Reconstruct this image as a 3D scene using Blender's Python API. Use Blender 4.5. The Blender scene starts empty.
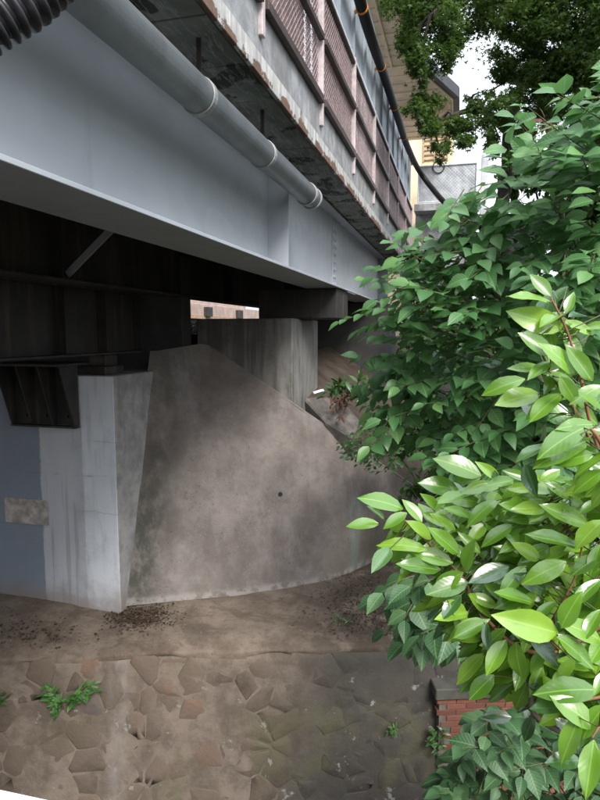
import bpy, bmesh, math, random
import numpy as np
from mathutils import Vector, Matrix, noise as mnoise

random.seed(7)
rng = np.random.default_rng(7)
SC = bpy.context.scene
COL = SC.collection
V = Vector

# ------------------------------------------------------------------ camera
FPX, CXP, CYP = 600.0, 300.0, 400.0
PITCH = math.atan(67 / 600.0)
YAW = math.atan(160 / 600.0 * math.cos(PITCH))
FWD = V((-math.sin(YAW) * math.cos(PITCH), math.cos(YAW) * math.cos(PITCH), -math.sin(PITCH)))
RGT = V((math.cos(YAW), math.sin(YAW), 0))
UPV = RGT.cross(FWD)
cam_d = bpy.data.cameras.new('camera')
cam = bpy.data.objects.new('camera', cam_d)
COL.objects.link(cam)
cam_d.sensor_fit = 'VERTICAL'
cam_d.sensor_height = 24.0
cam_d.lens = 24.0 * FPX / 800.0
cam_d.clip_start = 0.02
cam_d.clip_end = 3000
cam.matrix_world = Matrix((
    (RGT.x, UPV.x, -FWD.x, 0), (RGT.y, UPV.y, -FWD.y, 0), (RGT.z, UPV.z, -FWD.z, 0), (0, 0, 0, 1)))
SC.camera = cam

# ------------------------------------------------------------------ sky, sun, exposure
SUN_EL, SUN_ROT = math.radians(42), math.radians(145)   # high sun behind cloud, over the camera's right shoulder
w = bpy.data.worlds.new('World')
SC.world = w
w.use_nodes = True
nt = w.node_tree
bg = nt.nodes['Background']
sky = nt.nodes.new('ShaderNodeTexSky')
sky.sky_type = 'NISHITA'
sky.sun_disc = False
sky.sun_elevation = SUN_EL
sky.sun_rotation = SUN_ROT
sky.air_density = 1.0
sky.dust_density = 6.0
sky.ozone_density = 1.0
ovc = nt.nodes.new('ShaderNodeMix'); ovc.data_type = 'RGBA'      # an even white cloud layer over the clear sky
ovc.inputs[0].default_value = 0.85
nt.links.new(sky.outputs[0], ovc.inputs[6])
# standard overcast sky: the cloud layer's luminance goes as (1 + 2 sin elevation) / 3, alike all round
tcw = nt.nodes.new('ShaderNodeTexCoord'); sxw = nt.nodes.new('ShaderNodeSeparateXYZ'); nt.links.new(tcw.outputs['Generated'], sxw.inputs[0])
cie = nt.nodes.new('ShaderNodeMapRange'); nt.links.new(sxw.outputs[2], cie.inputs[0])
for i_, v_ in enumerate((0.0, 1.0, 1 / 3, 1.0)): cie.inputs[i_ + 1].default_value = v_
cmul = nt.nodes.new('ShaderNodeMix'); cmul.data_type = 'RGBA'; nt.links.new(cie.outputs[0], cmul.inputs[0])
cmul.inputs[6].default_value = (0, 0, 0, 1); cmul.inputs[7].default_value = (7.8, 8.3, 9.1, 1)
nt.links.new(cmul.outputs[2], ovc.inputs[7])
nt.links.new(ovc.outputs[2], bg.inputs[0])
bg.inputs[1].default_value = 0.15
sun_d = bpy.data.lights.new('sun', 'SUN')
sun_d.energy = 1.5
sun_d.angle = math.radians(20)
sun_d.color = (1.0, 0.96, 0.9)
sun = bpy.data.objects.new('sun', sun_d)
COL.objects.link(sun)
sdir = V((math.sin(SUN_ROT) * math.cos(SUN_EL), math.cos(SUN_ROT) * math.cos(SUN_EL), math.sin(SUN_EL)))
sun.rotation_euler = sdir.to_track_quat('Z', 'Y').to_euler()
SC.view_settings.view_transform = 'Standard'
SC.view_settings.look = 'None'
SC.view_settings.gamma = 1.0
SC.view_settings.use_curve_mapping = False
SC.view_settings.exposure = 1.45
SC.render.engine = 'CYCLES'
SC.cycles.use_denoising = True
SC.cycles.max_bounces = 8
SC.cycles.diffuse_bounces = 5
SC.cycles.transparent_max_bounces = 8

# ------------------------------------------------------------------ pixel -> point helpers
def ray(px, py):
    return (FWD + RGT * ((px - CXP) / FPX) - UPV * ((py - CYP) / FPX))
def at_d(px, py, d): return ray(px, py) * d
def on_x(px, py, x): r = ray(px, py); return r * (x / r.x)
def on_y(px, py, y): r = ray(px, py); return r * (y / r.y)
def on_z(px, py, z): r = ray(px, py); return r * (z / r.z)
def yx(px, x):
    """Y where image column px (at the horizon) meets the plane X = x."""
    return on_x(px, 333, x).y
def to_px(p):
    p = V(p); d = p.dot(FWD)
    return (CXP + FPX * p.dot(RGT) / d, CYP - FPX * p.dot(UPV) / d, d)

# ------------------------------------------------------------------ node helpers
class NB:
    def __init__(s, name, rough=0.7, spec=0.4):
        s.m = bpy.data.materials.new(name); s.m.use_nodes = True
        s.t = s.m.node_tree; s.b = s.t.nodes['Principled BSDF']
        s.b.inputs['Roughness'].default_value = rough
        s.b.inputs['Specular IOR Level'].default_value = spec
        s._p = None
    def n(s, t): return s.t.nodes.new(t)
    def L(s, a, b):
        if isinstance(a, (int, float)): b.default_value = a
        elif isinstance(a, (tuple, list)):
            v = tuple(a)
            b.default_value = v + (1,) if (len(v) == 3 and len(b.default_value) == 4) else v
        else: s.t.links.new(a, b)
    def pos(s, sc=(1, 1, 1)):
        if s._p is None: s._p = s.n('ShaderNodeNewGeometry').outputs['Position']
        if sc == (1, 1, 1): return s._p
        m = s.n('ShaderNodeVectorMath'); m.operation = 'MULTIPLY'
        s.L(s._p, m.inputs[0]); m.inputs[1].default_value = sc
        return m.outputs[0]
    def axis(s, i):
        x = s.n('ShaderNodeSeparateXYZ'); s.L(s.pos(), x.inputs[0]); return x.outputs[i]
    def noise(s, scale, det=4, rough=0.55, sc=(1, 1, 1), dist=0.0, col=False):
        x = s.n('ShaderNodeTexNoise'); s.L(s.pos(sc), x.inputs['Vector'])
        x.inputs['Scale'].default_value = scale; x.inputs['Detail'].default_value = det
        x.inputs['Roughness'].default_value = rough; x.inputs['Distortion'].default_value = dist
        return x.outputs[1 if col else 0]
    def voro(s, scale, feat='F1', sc=(1, 1, 1)):
        x = s.n('ShaderNodeTexVoronoi'); x.feature = feat; s.L(s.pos(sc), x.inputs['Vector'])
        x.inputs['Scale'].default_value = scale; return x.outputs[0]
    def mr(s, v, a, b, c=0.0, d=1.0, smooth=True):
        x = s.n('ShaderNodeMapRange'); x.clamp = True
        if smooth: x.interpolation_type = 'SMOOTHSTEP'
        s.L(v, x.inputs[0])
        for i, q in enumerate((a, b, c, d)): x.inputs[i + 1].default_value = q
        return x.outputs[0]
    def mth(s, op, a, b=0.0):
        x = s.n('ShaderNodeMath'); x.operation = op; s.L(a, x.inputs[0]); s.L(b, x.inputs[1]); return x.outputs[0]
    def mul(s, *a):
        r = a[0]
        for q in a[1:]: r = s.mth('MULTIPLY', r, q)
        return r
    def band(s, v, a, b, soft):
        return s.mul(s.mr(v, a - soft, a + soft), s.mr(v, b - soft, b + soft, 1, 0))
    def mix(s, f, a, b, blend='MIX'):
        x = s.n('ShaderNodeMix'); x.data_type = 'RGBA'; x.blend_type = blend
        s.L(f, x.inputs[0]); s.L(a, x.inputs[6]); s.L(b, x.inputs[7]); return x.outputs[2]
    def rnd(s): return s.n('ShaderNodeObjectInfo').outputs['Random']
    def island(s): return s.n('ShaderNodeNewGeometry').outputs['Random Per Island']
    def bump(s, h, strength=0.3, dist=0.01):
        x = s.n('ShaderNodeBump'); x.inputs['Strength'].default_value = strength
        x.inputs['Distance'].default_value = dist; s.L(h, x.inputs['Height'])
        s.L(x.outputs[0], s.b.inputs['Normal'])
    def out(s, col=None, rough=None, metal=None):
        if col is not None: s.L(col, s.b.inputs['Base Color'])
        if rough is not None: s.L(rough, s.b.inputs['Roughness'])
        if metal is not None: s.L(metal, s.b.inputs['Metallic'])
        return s.m

def paint(name, c, var=0.25, scale=3, rough=0.5, spec=0.4, grime=0.0, grime_c=(0.05, 0.045, 0.04), bump=0.05, metal=0.0):
    b = NB(name, rough, spec)
    f = b.noise(scale, 5, 0.6)
    c2 = tuple(x * (1 - var) for x in c); c3 = tuple(min(1, x * (1 + var * 0.6)) for x in c)
    col = b.mix(b.mr(f, 0.3, 0.7), c2, c3)
    if grime:
        g = b.mul(b.mr(b.noise(2.2, 6, 0.65, (1, 1, 0.18)), 0.5, 0.72), grime)
        col = b.mix(g, col, grime_c)
    if bump: b.bump(b.noise(60, 4, 0.6), bump, 0.01)
    return b.out(col, None, metal)

M = {}
def girder_paint():
    b = NB('girder_paint', 0.42, 0.45)
    col = b.mix(b.mr(b.noise(1.3, 4), 0.35, 0.65), (0.32, 0.35, 0.385), (0.36, 0.39, 0.425))
    st = b.mr(b.noise(5, 5, 0.6, (1, 1, 0.12)), 0.58, 0.78)
    col = b.mix(b.mul(st, 0.35), col, (0.22, 0.235, 0.25))
    sp = b.mr(b.noise(42, 3, 0.7), 0.70, 0.76)
    col = b.mix(b.mul(sp, 0.5), col, (0.12, 0.11, 0.10))
    pt = b.mr(b.noise(0.9, 2, 0.4, (1, 0.6, 1.5)), 0.56, 0.57)
    col = b.mix(b.mul(pt, 0.16), col, (0.46, 0.49, 0.52))
    rs = b.mul(b.mr(b.noise(11, 5, 0.75), 0.66, 0.71), b.mr(b.noise(0.8, 3), 0.48, 0.62))
    col = b.mix(b.mul(rs, 0.7), col, (0.17, 0.09, 0.05))
    b.bump(b.noise(9, 3), 0.06, 0.02)
    return b.out(col, b.mr(b.noise(7, 4), 0.3, 0.7, 0.36, 0.52))
M['girder'] = girder_paint()
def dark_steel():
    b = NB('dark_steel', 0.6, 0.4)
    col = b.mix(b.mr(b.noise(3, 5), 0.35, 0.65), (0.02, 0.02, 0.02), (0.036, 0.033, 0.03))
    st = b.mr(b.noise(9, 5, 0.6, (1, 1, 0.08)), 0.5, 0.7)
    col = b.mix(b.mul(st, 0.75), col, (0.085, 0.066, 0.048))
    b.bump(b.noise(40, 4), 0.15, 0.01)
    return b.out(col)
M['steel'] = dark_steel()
def slab_mat():
    b = NB('slab_concrete', 0.85, 0.3)
    col = b.mix(b.mr(b.noise(2.5, 6, 0.65), 0.3, 0.7), (0.13, 0.135, 0.125), (0.24, 0.245, 0.23))
    wet = b.mr(b.noise(2.3, 4, 0.5, (1, 0.8, 1), 0.6), 0.52, 0.55)
    col = b.mix(b.mul(wet, 0.85), col, (0.028, 0.028, 0.028))
    cr = b.mr(b.noise(5, 5, 0.6, (2.6, 0.35, 1)), 0.47, 0.5)
    cr2 = b.mul(cr, b.mr(b.noise(5, 5, 0.6, (2.6, 0.35, 1)), 0.5, 0.53, 1, 0))
    col = b.mix(b.mul(cr2, 0.5), col, (0.4, 0.41, 0.39))
    b.bump(b.noise(30, 5), 0.3, 0.01)
    return b.out(col)
M['slab'] = slab_mat()
def fascia_mat():
    b = NB('peeling_white_paint', 0.6, 0.4)
    col = b.mix(b.mr(b.noise(14, 5, 0.6, (1, 1, 0.15)), 0.35, 0.7), (0.32, 0.32, 0.315), (0.58, 0.58, 0.57))
    st = b.mr(b.noise(22, 5, 0.65, (1, 1, 0.1)), 0.52, 0.68)
    col = b.mix(b.mul(st, 0.7), col, (0.36, 0.34, 0.32))
    ru = b.mr(b.mth('ADD', b.noise(3.1, 6, 0.7), b.mr(b.axis(2), 1.75, 1.82, 0.10, -0.04)), 0.55, 0.60)
    rc = b.mix(b.noise(20, 4), (0.07, 0.045, 0.035), (0.21, 0.12, 0.08))
    col = b.mix(ru, col, rc)
    b.bump(b.mth('SUBTRACT', b.noise(25, 4), ru), 0.4, 0.01)
    return b.out(col, 0.7)
M['fascia'] = fascia_mat()
def curb_mat():
    b = NB('curb_concrete', 0.85, 0.3)
    col = b.mix(b.mr(b.noise(6, 6, 0.65), 0.3, 0.7), (0.20, 0.21, 0.225), (0.36, 0.37, 0.385))
    mo = b.mr(b.noise(1.6, 5, 0.6), 0.58, 0.68)
    col = b.mix(b.mul(mo, 0.6), col, (0.22, 0.23, 0.13))
    dk = b.mr(b.noise(1.2, 5, 0.6, (1, 1, 0.4)), 0.55, 0.65)
    col = b.mix(b.mul(dk, 0.5), col, (0.12, 0.12, 0.12))
    b.bump(b.noise(90, 5, 0.7), 0.5, 0.008)
    return b.out(col)
M['curb'] = curb_mat()
M['brown'] = paint('brown_rail_paint', (0.055, 0.042, 0.04), 0.4, 8, 0.5)
M['post'] = paint('pink_post_paint', (0.50, 0.43, 0.44), 0.25, 10, 0.5, grime=0.5, grime_c=(0.2, 0.14, 0.12))
M['wire'] = paint('pink_wire', (0.40, 0.32, 0.325), 0.3, 12, 0.5)
def slat_mat():
    b = NB('pinkish_slat', 0.75, 0.3)
    col = b.mix(b.rnd(), (0.13, 0.085, 0.08), (0.38, 0.29, 0.28))
    st = b.mr(b.noise(9, 5, 0.6, (1, 1, 0.15)), 0.5, 0.7)
    col = b.mix(b.mul(st, 0.6), col, (0.12, 0.085, 0.075))
    return b.out(col)
M['slat'] = slat_mat()
M['screen'] = paint('blue_grey_screen', (0.27, 0.31, 0.35), 0.2, 4, 0.55, grime=0.3, grime_c=(0.12, 0.14, 0.15))
M['screen_frame'] = paint('pale_screen_frame', (0.55, 0.60, 0.66), 0.2, 6, 0.4)
M['rubber'] = paint('black_rubber', (0.008, 0.008, 0.009), 0.3, 6, 0.6, 0.3)
M['hose'] = paint('black_corrugated_plastic', (0.022, 0.023, 0.028), 0.25, 6, 0.34, 0.5)
M['orange'] = paint('orange_tie', (0.75, 0.26, 0.03), 0.2, 6, 0.5)
M['pipe'] = paint('grey_pipe_paint', (0.21, 0.225, 0.235), 0.18, 3, 0.42, 0.45, grime=0.75, grime_c=(0.10, 0.105, 0.10))
M['pipe_ring'] = paint('pipe_ring', (0.27, 0.28, 0.285), 0.3, 10, 0.45, grime=0.5, grime_c=(0.15, 0.15, 0.14))
M['white'] = paint('white_rail_paint', (0.80, 0.81, 0.82), 0.06, 5, 0.4)
M['cream'] = paint('cream_board', (0.78, 0.66, 0.49), 0.14, 4, 0.6)
M['cream_wall'] = paint('cream_wall', (0.72, 0.60, 0.40), 0.15, 3, 0.7)
M['wood'] = paint('wood_louvre', (0.40, 0.28, 0.17), 0.3, 9, 0.7)
M['gutter'] = paint('dark_gutter', (0.025, 0.025, 0.027), 0.3, 6, 0.5)
M['roof'] = paint('grey_roof_sheet', (0.22, 0.22, 0.23), 0.25, 5, 0.5)
M['panel'] = paint('pale_panel', (0.5, 0.52, 0.55), 0.3, 3, 0.5, grime=0.4, grime_c=(0.22, 0.22, 0.23))
M['pink_wall'] = paint('pinkish_platform_edge', (0.42, 0.32, 0.28), 0.2, 3, 0.7, grime=0.4, grime_c=(0.2, 0.15, 0.13))
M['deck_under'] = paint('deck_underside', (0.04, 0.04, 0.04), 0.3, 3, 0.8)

def abut_mat():
    b = NB('painted_abutment', 0.6, 0.35)
    x, y, z = b.axis(0), b.axis(1), b.axis(2)
    wob = b.mth('ADD', b.mul(b.mth('SUBTRACT', b.noise(3, 4), 0.5), 0.05), b.mul(b.mth('SUBTRACT', b.noise(28, 4, 0.7), 0.5), 0.035))
    xx = b.mth('ADD', x, wob)
    blue = b.mix(b.noise(2.5, 5), (0.165, 0.20, 0.25), (0.22, 0.255, 0.31))
    pale = b.mix(b.noise(4, 5, 0.6, (1, 1, 0.2)), (0.36, 0.385, 0.43), (0.50, 0.525, 0.57))
    white = b.mix(b.noise(5, 4), (0.52, 0.56, 0.62), (0.66, 0.70, 0.76))
    white = b.mix(b.mul(b.mr(b.noise(14, 5, 0.6, (1, 1, 0.08)), 0.5, 0.7), 0.35), white, (0.34, 0.35, 0.37))
    # dark hairline drips in the pale band
    dr = b.mr(b.noise(22, 3, 0.5, (1, 1, 0.03)), 0.56, 0.64)
    pale = b.mix(b.mul(dr, 0.45), pale, (0.20, 0.21, 0.225))
    col = b.mix(b.mr(xx, XA - 0.01, XA + 0.01), blue, pale)
    col = b.mix(b.mr(xx, XB - 0.01, XB + 0.01), col, white)
    # crack / form-tie lines across
    ln = b.mul(b.band(b.mth('ADD', z, b.mul(b.mth('SUBTRACT', b.noise(1.5, 3), 0.5), 0.1)), -1.72, -1.705, 0.012), b.mr(b.noise(3, 3), 0.42, 0.55))
    col = b.mix(b.mul(ln, 0.6), col, (0.18, 0.19, 0.2))
    # grey bare concrete on the flank (faces +X, behind the painted front)
    conc = b.mix(b.mr(b.noise(5, 6, 0.65), 0.3, 0.7), (0.20, 0.20, 0.20), (0.34, 0.335, 0.33))
    conc = b.mix(b.mul(b.mr(b.noise(6, 5, 0.6, (1, 1, 0.1)), 0.5, 0.7), 0.5), conc, (0.14, 0.14, 0.135))
    col = b.mix(b.mr(y, YF + 0.002, YF + 0.006, smooth=False), col, conc)
    for zz in (-0.95, -1.3, -2.15, -2.6):
        l2 = b.mul(b.band(b.mth('ADD', z, b.mul(b.mth('SUBTRACT', b.noise(2.2, 4), 0.5), 0.12)), zz, zz + 0.008, 0.008), b.mr(b.noise(2.7 + zz, 3), 0.48, 0.6))
        col = b.mix(b.mul(l2, 0.45), col, (0.2, 0.2, 0.205))
    blo = b.mr(b.noise(2.4, 6, 0.7), 0.5, 0.7)
    col = b.mix(b.mul(blo, 0.22), col, (0.22, 0.215, 0.21))
    # soil splash at the foot
    ft = b.mr(b.mth('ADD', z, b.mul(b.noise(4, 5), 0.5)), -3.15, -2.75, 1, 0)
    col = b.mix(b.mul(ft, 0.75), col, (0.20, 0.165, 0.14))
    b.bump(b.noise(26, 5, 0.65), 0.25, 0.012)
    return b.out(col)

def mortar_mat():
    b = NB('stained_mortar', 0.8, 0.3)
    x, y, z = b.axis(0), b.axis(1), b.axis(2)
    col = b.mix(b.mr(b.noise(1.6, 7, 0.65), 0.3, 0.7), (0.108, 0.094, 0.086), (0.195, 0.173, 0.16))
    col = b.mix(b.mul(b.mr(b.noise(7, 6, 0.7), 0.5, 0.66), 0.55), col, (0.13, 0.105, 0.092))
    # pale lime bloom
    col = b.mix(b.mul(b.mr(b.noise(2.1, 7, 0.7, (1, 1, 0.55)), 0.5, 0.7), 0.35), col, (0.29, 0.275, 0.27))
    # brown and violet-grey run-off streaks
    st = b.mr(b.noise(3.2, 5, 0.6, (1, 1, 0.12)), 0.5, 0.68)
    col = b.mix(b.mul(st, 0.38), col, (0.095, 0.078, 0.066))
    # fine dark specks
    sp = b.mr(b.noise(34, 5, 0.75), 0.60, 0.65)
    col = b.mix(b.mul(sp, b.mr(b.noise(2.6, 3), 0.45, 0.6), 0.8), col, (0.06, 0.05, 0.042))
    ch = b.mul(b.mr(b.voro(16, 'F1', (1, 1, 1.6)), 0.16, 0.11), b.mr(b.noise(1.9, 4), 0.46, 0.62))
    col = b.mix(b.mul(ch, 0.75), col, (0.07, 0.058, 0.05))
    ch2 = b.mul(b.mr(b.voro(23, 'F1', (1.3, 1, 1)), 0.12, 0.07), b.mr(b.noise(2.3, 4, 0.5, (1, 1.3, 1)), 0.5, 0.64))
    col = b.mix(b.mul(ch2, 0.7), col, (0.42, 0.40, 0.38))
    wv = b.n('ShaderNodeVectorMath'); wv.operation = 'ADD'; nc = b.noise(1.6, 4, 0.6, col=True); b.L(b.pos(), wv.inputs[0]); b.L(nc, wv.inputs[1])
    vx = b.n('ShaderNodeTexVoronoi'); vx.feature = 'DISTANCE_TO_EDGE'; vx.inputs['Scale'].default_value = 0.75; b.L(wv.outputs[0], vx.inputs['Vector'])
    crk = b.mul(b.mr(vx.outputs[0], 0.001, 0.006, 1, 0), b.mr(b.noise(1.2, 3, 0.5, (1, 1.4, 1)), 0.45, 0.55))
    col = b.mix(b.mul(crk, 0.16), col, (0.045, 0.038, 0.033))
    # moss strip along the abutment joint, green seep on the right
    wob = b.mul(b.mth('SUBTRACT', b.noise(2.6, 5), 0.5), 0.5)
    ms = b.mul(b.mr(b.mth('ADD', x, b.mul(wob, 0.6)), -3.78, -3.45, 1, 0), b.mr(z, -2.6, -1.2, 1, 0.45))
    col = b.mix(b.mul(ms, b.mr(b.noise(7, 6, 0.7, (1, 1, 0.5)), 0.3, 0.6), 0.85), col, (0.042, 0.045, 0.036))
    xg = b.mth('ADD', x, b.mul(wob, 0.25))
    gs = b.mul(b.band(xg, -1.42, -1.3, 0.045), b.mr(z, -2.2, -2.5, 0, 1), b.mr(b.noise(5, 5, 0.6, (1, 1, 0.25)), 0.35, 0.6))
    col = b.mix(b.mul(gs, 0.6), col, (0.20, 0.29, 0.27))
    gm = b.mul(b.mr(xg, -1.9, -1.3), b.mr(z, -2.7, -3.1, 0, 1), b.noise(3, 5))
    col = b.mix(b.mul(gm, 0.8), col, (0.13, 0.125, 0.075))
    # pale rind at the toe
    tw = b.mul(b.mr(b.mth('ADD', z, b.mul(wob, 0.12)), -3.32, -3.25, 1, 0), b.mr(b.noise(9, 4), 0.4, 0.55))
    col = b.mix(b.mul(tw, 0.4), col, (0.36, 0.34, 0.325))
    b.bump(b.mth('ADD', b.noise(14, 7, 0.7), b.mul(sp, -0.5)), 0.45, 0.02)
    return b.out(col, b.mr(b.noise(3, 4), 0.35, 0.65, 0.62, 0.9))

def wallstain(b, col):
    """Mud film, algae and wet dark cast shared by the stones and mortar of the old wall (world-space stains)."""
    x, z = b.axis(0), b.axis(2)
    wob = b.mul(b.mth('SUBTRACT', b.noise(1.3, 5), 0.5), 1.1)
    xx = b.mth('ADD', x, wob)
    wet = b.mr(xx, -2.1, -1.2)
    col = b.mix(b.mul(wet, 0.82), col, (0.036, 0.037, 0.034))
    alg = b.mul(b.mr(b.noise(1.1, 5, 0.6), 0.5, 0.62), b.mr(z, -4.0, -4.4, 0.15, 1))
    col = b.mix(b.mul(alg, 0.6), col, (0.095, 0.09, 0.05))
    drip = b.band(b.mth('ADD', x, b.mul(wob, 0.12)), -3.56, -3.40, 0.07)
    col = b.mix(b.mul(drip, b.mr(b.noise(6, 5, 0.6, (1, 1, 0.3)), 0.35, 0.6), 0.45), col, (0.27, 0.25, 0.235))
    lime = b.mul(b.mr(b.noise(5.5, 6, 0.7), 0.63, 0.67), b.mr(z, -3.7, -3.95, 0, 1))
    col = b.mix(b.mul(lime, 0.7), col, (0.27, 0.27, 0.26))
    return col
def stone_mat():
    b = NB('old_wall_stone', 0.8, 0.3)
    r = b.rnd()
    col = b.mix(b.mr(r, 0.0, 0.8, smooth=False), (0.075, 0.055, 0.041), (0.14, 0.104, 0.078))
    col = b.mix(b.mr(r, 0.9, 0.92), col, (0.185, 0.115, 0.082))
    col = b.mix(b.mr(r, 0.965, 0.97), col, (0.075, 0.08, 0.085))
    col = b.mix(b.mr(b.noise(7, 6, 0.65), 0.4, 0.62), col, b.mix(0.5, col, (0.125, 0.10, 0.082)))
    col = b.mix(b.mul(b.mr(b.noise(2.4, 6, 0.65), 0.40, 0.58), 0.75), col, (0.128, 0.10, 0.079))
    col = wallstain(b, col)
    b.bump(b.noise(20, 6, 0.7), 0.5, 0.02)
    return b.out(col, b.mr(b.noise(3, 4), 0.35, 0.65, 0.55, 0.9))
def joint_mat():
    b = NB('old_wall_mortar', 0.85, 0.25)
    col = b.mix(b.mr(b.noise(4, 6, 0.65), 0.35, 0.65), (0.112, 0.088, 0.07), (0.188, 0.153, 0.125))
    col = wallstain(b, col)
    b.bump(b.noise(24, 6, 0.7), 0.5, 0.02)
    return b.out(col)
def soil_mat(name, c1, c2, litter=0.4):
    b = NB(name, 0.9, 0.2)
    col = b.mix(b.mr(b.noise(2.2, 7, 0.65), 0.35, 0.65), c1, c2)
    col = b.mix(b.mul(b.mr(b.noise(17, 5, 0.7), 0.52, 0.66), litter), col, (0.05, 0.038, 0.028))
    pat = b.mul(b.mr(b.axis(0), -2.3, -0.9), b.mr(b.noise(2.1, 5, 0.6), 0.36, 0.5))
    col = b.mix(b.mul(pat, 0.85), col, (0.052, 0.042, 0.033))
    damp = b.mr(b.noise(1.5, 5, 0.6, (1, 1.8, 1), 0.8), 0.5, 0.58)
    col = b.mix(b.mul(damp, 0.4), col, (0.065, 0.05, 0.04))
    col = b.mix(b.mul(b.mr(b.noise(55, 3, 0.6), 0.68, 0.72), 0.6), col, (0.25, 0.225, 0.20))
    b.bump(b.noise(18, 7, 0.7), 0.6, 0.03)
    return b.out(col)
M['ledge'] = soil_mat('ledge_mud', (0.125, 0.097, 0.075), (0.205, 0.165, 0.132), 0.35)
M['soil'] = soil_mat('bank_soil', (0.045, 0.034, 0.027), (0.09, 0.07, 0.056), 0.6)
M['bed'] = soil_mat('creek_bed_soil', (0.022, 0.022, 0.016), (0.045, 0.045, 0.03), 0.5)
def pier_mat():
    b = NB('pier_concrete', 0.85, 0.3)
    col = b.mix(b.mr(b.noise(3, 6, 0.65), 0.3, 0.7), (0.09, 0.087, 0.08), (0.17, 0.163, 0.152))
    st = b.mr(b.noise(7, 5, 0.6, (1, 1, 0.06)), 0.46, 0.62)
    col = b.mix(b.mul(st, 0.7), col, (0.06, 0.058, 0.053))
    ed = b.band(b.axis(0), -2.42, -2.16, 0.06)
    col = b.mix(b.mul(ed, b.mr(b.noise(9, 5, 0.6, (1, 1, 0.2)), 0.3, 0.55), 0.5), col, (0.32, 0.315, 0.30))
    b.bump(b.noise(22, 6), 0.35, 0.015)
    return b.out(col)
M['pier'] = pier_mat()
M['crack_pad'] = paint('pale_footing_concrete', (0.125, 0.112, 0.102), 0.45, 9, 0.85, grime=0.6, bump=0.5)
def brick_mat():
    b = NB('red_brick', 0.8, 0.3)
    r = b.rnd()
    col = b.mix(r, (0.10, 0.04, 0.028), (0.20, 0.075, 0.05))
    col = b.mix(b.mul(b.mr(b.noise(9, 6, 0.7), 0.5, 0.66), 0.6), col, (0.10, 0.055, 0.042))
    col = b.mix(b.mul(b.mr(b.noise(3, 5, 0.6), 0.55, 0.7), 0.6), col, (0.09, 0.09, 0.06))
    b.bump(b.noise(45, 5), 0.35, 0.008)
    return b.out(col)
M['brick'] = brick_mat()
M['brick_joint'] = paint('brick_mortar', (0.12, 0.10, 0.085), 0.35, 12, 0.9, bump=0.3)
M['coping'] = paint('mossy_coping', (0.065, 0.064, 0.055), 0.4, 5, 0.9, grime=0.5, grime_c=(0.06, 0.065, 0.045), bump=0.4)
M['plate'] = paint('crinkled_plate', (0.40, 0.37, 0.35), 0.4, 9, 0.55, bump=0.5)
M['ballast'] = paint('ballast_stone', (0.6, 0.6, 0.6), 0.35, 30, 0.85)
M['gravel'] = paint('pale_pebble', (0.19, 0.17, 0.15), 0.4, 30, 0.85)
M['bark'] = paint('grey_bark', (0.15, 0.125, 0.105), 0.4, 12, 0.9, bump=0.5)
M['dark_bark'] = paint('dark_bark', (0.05, 0.042, 0.035), 0.4, 12, 0.9, bump=0.5)
M['twig'] = paint('reddish_twig', (0.22, 0.105, 0.05), 0.35, 20, 0.7)
M['green_twig'] = paint('green_twig', (0.11, 0.11, 0.05), 0.35, 20, 0.7)

def leaf_mat(name, c1, c2, c3, rough=0.45, spec=0.5, trans=0.3, tc=(0.25, 0.45, 0.06), under=None, vein=0.12, joined=True, vein_n=7.0):
    b = NB(name, rough, spec)
    r = b.mth('FRACT', b.mth('ADD', b.rnd(), b.island())) if joined else b.rnd()
    col = b.mix(b.mr(r, 0.0, 0.6, smooth=False), c1, c2)
    col = b.mix(b.mr(r, 0.72, 1.0), col, c3)
    col = b.mix(b.mul(b.mr(b.noise(14, 3), 0.4, 0.7), 0.25), col, c1)
    col = b.mix(b.mul(b.mr(b.noise(46, 3, 0.6), 0.70, 0.74), 0.5), col, (0.13, 0.10, 0.03))
    if not joined:
        g = b.n('ShaderNodeTexCoord').outputs['Generated']; sx = b.n('ShaderNodeSeparateXYZ'); b.L(g, sx.inputs[0])
        ax = b.mth('ABSOLUTE', b.mth('SUBTRACT', sx.outputs[0], 0.5))
        rib = b.mr(ax, 0.012, 0.035, 1, 0)
        vv = b.mth('SINE', b.mul(b.mth('SUBTRACT', sx.outputs[1], b.mul(ax, 0.55)), vein_n * 6.2832))
        sv = b.mul(b.mr(vv, 0.8, 1.0), b.mr(ax, 0.42, 0.2, 0.3, 1))
        col = b.mix(b.mth('MAXIMUM', b.mul(rib, 0.5 if vein > 0.15 else 0.28), b.mul(sv, vein)), col, tuple(min(1, q * 1.9 + 0.05) for q in c3))
        b.bump(b.mth('ADD', b.mul(rib, -0.6), b.mul(vv, 0.35)), 0.22 if vein > 0.15 else 0.03, 0.004)
    if under is not None:
        bf = b.n('ShaderNodeNewGeometry').outputs['Backfacing']
        col = b.mix(bf, col, b.mix(0.5, col, under))
    if name.endswith('camellia_leaf'): b.b.inputs['IOR'].default_value = 1.6
    b.out(col)
    tr = b.n('ShaderNodeBsdfTranslucent')
    b.L(b.mix(0.5, col, tc), tr.inputs[0])
    mx = b.n('ShaderNodeMixShader')
    mx.inputs[0].default_value = trans
    b.t.links.new(b.b.outputs[0], mx.inputs[1]); b.t.links.new(tr.outputs[0], mx.inputs[2])
    o = [q for q in b.t.nodes if q.type == 'OUTPUT_MATERIAL'][0]
    b.t.links.new(mx.outputs[0], o.inputs[0])
    return b.m
M['camellia'] = leaf_mat('camellia_leaf', (0.08, 0.205, 0.02), (0.16, 0.34, 0.03), (0.27, 0.47, 0.05), 0.25, 0.9, 0.32, (0.33, 0.60, 0.05))
M['camellia_rib'] = leaf_mat('veined_camellia_leaf', (0.08, 0.205, 0.02), (0.16, 0.34, 0.03), (0.27, 0.47, 0.05), 0.25, 0.9, 0.32, (0.33, 0.60, 0.05), joined=False, vein=0.03, vein_n=8.0)
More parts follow.
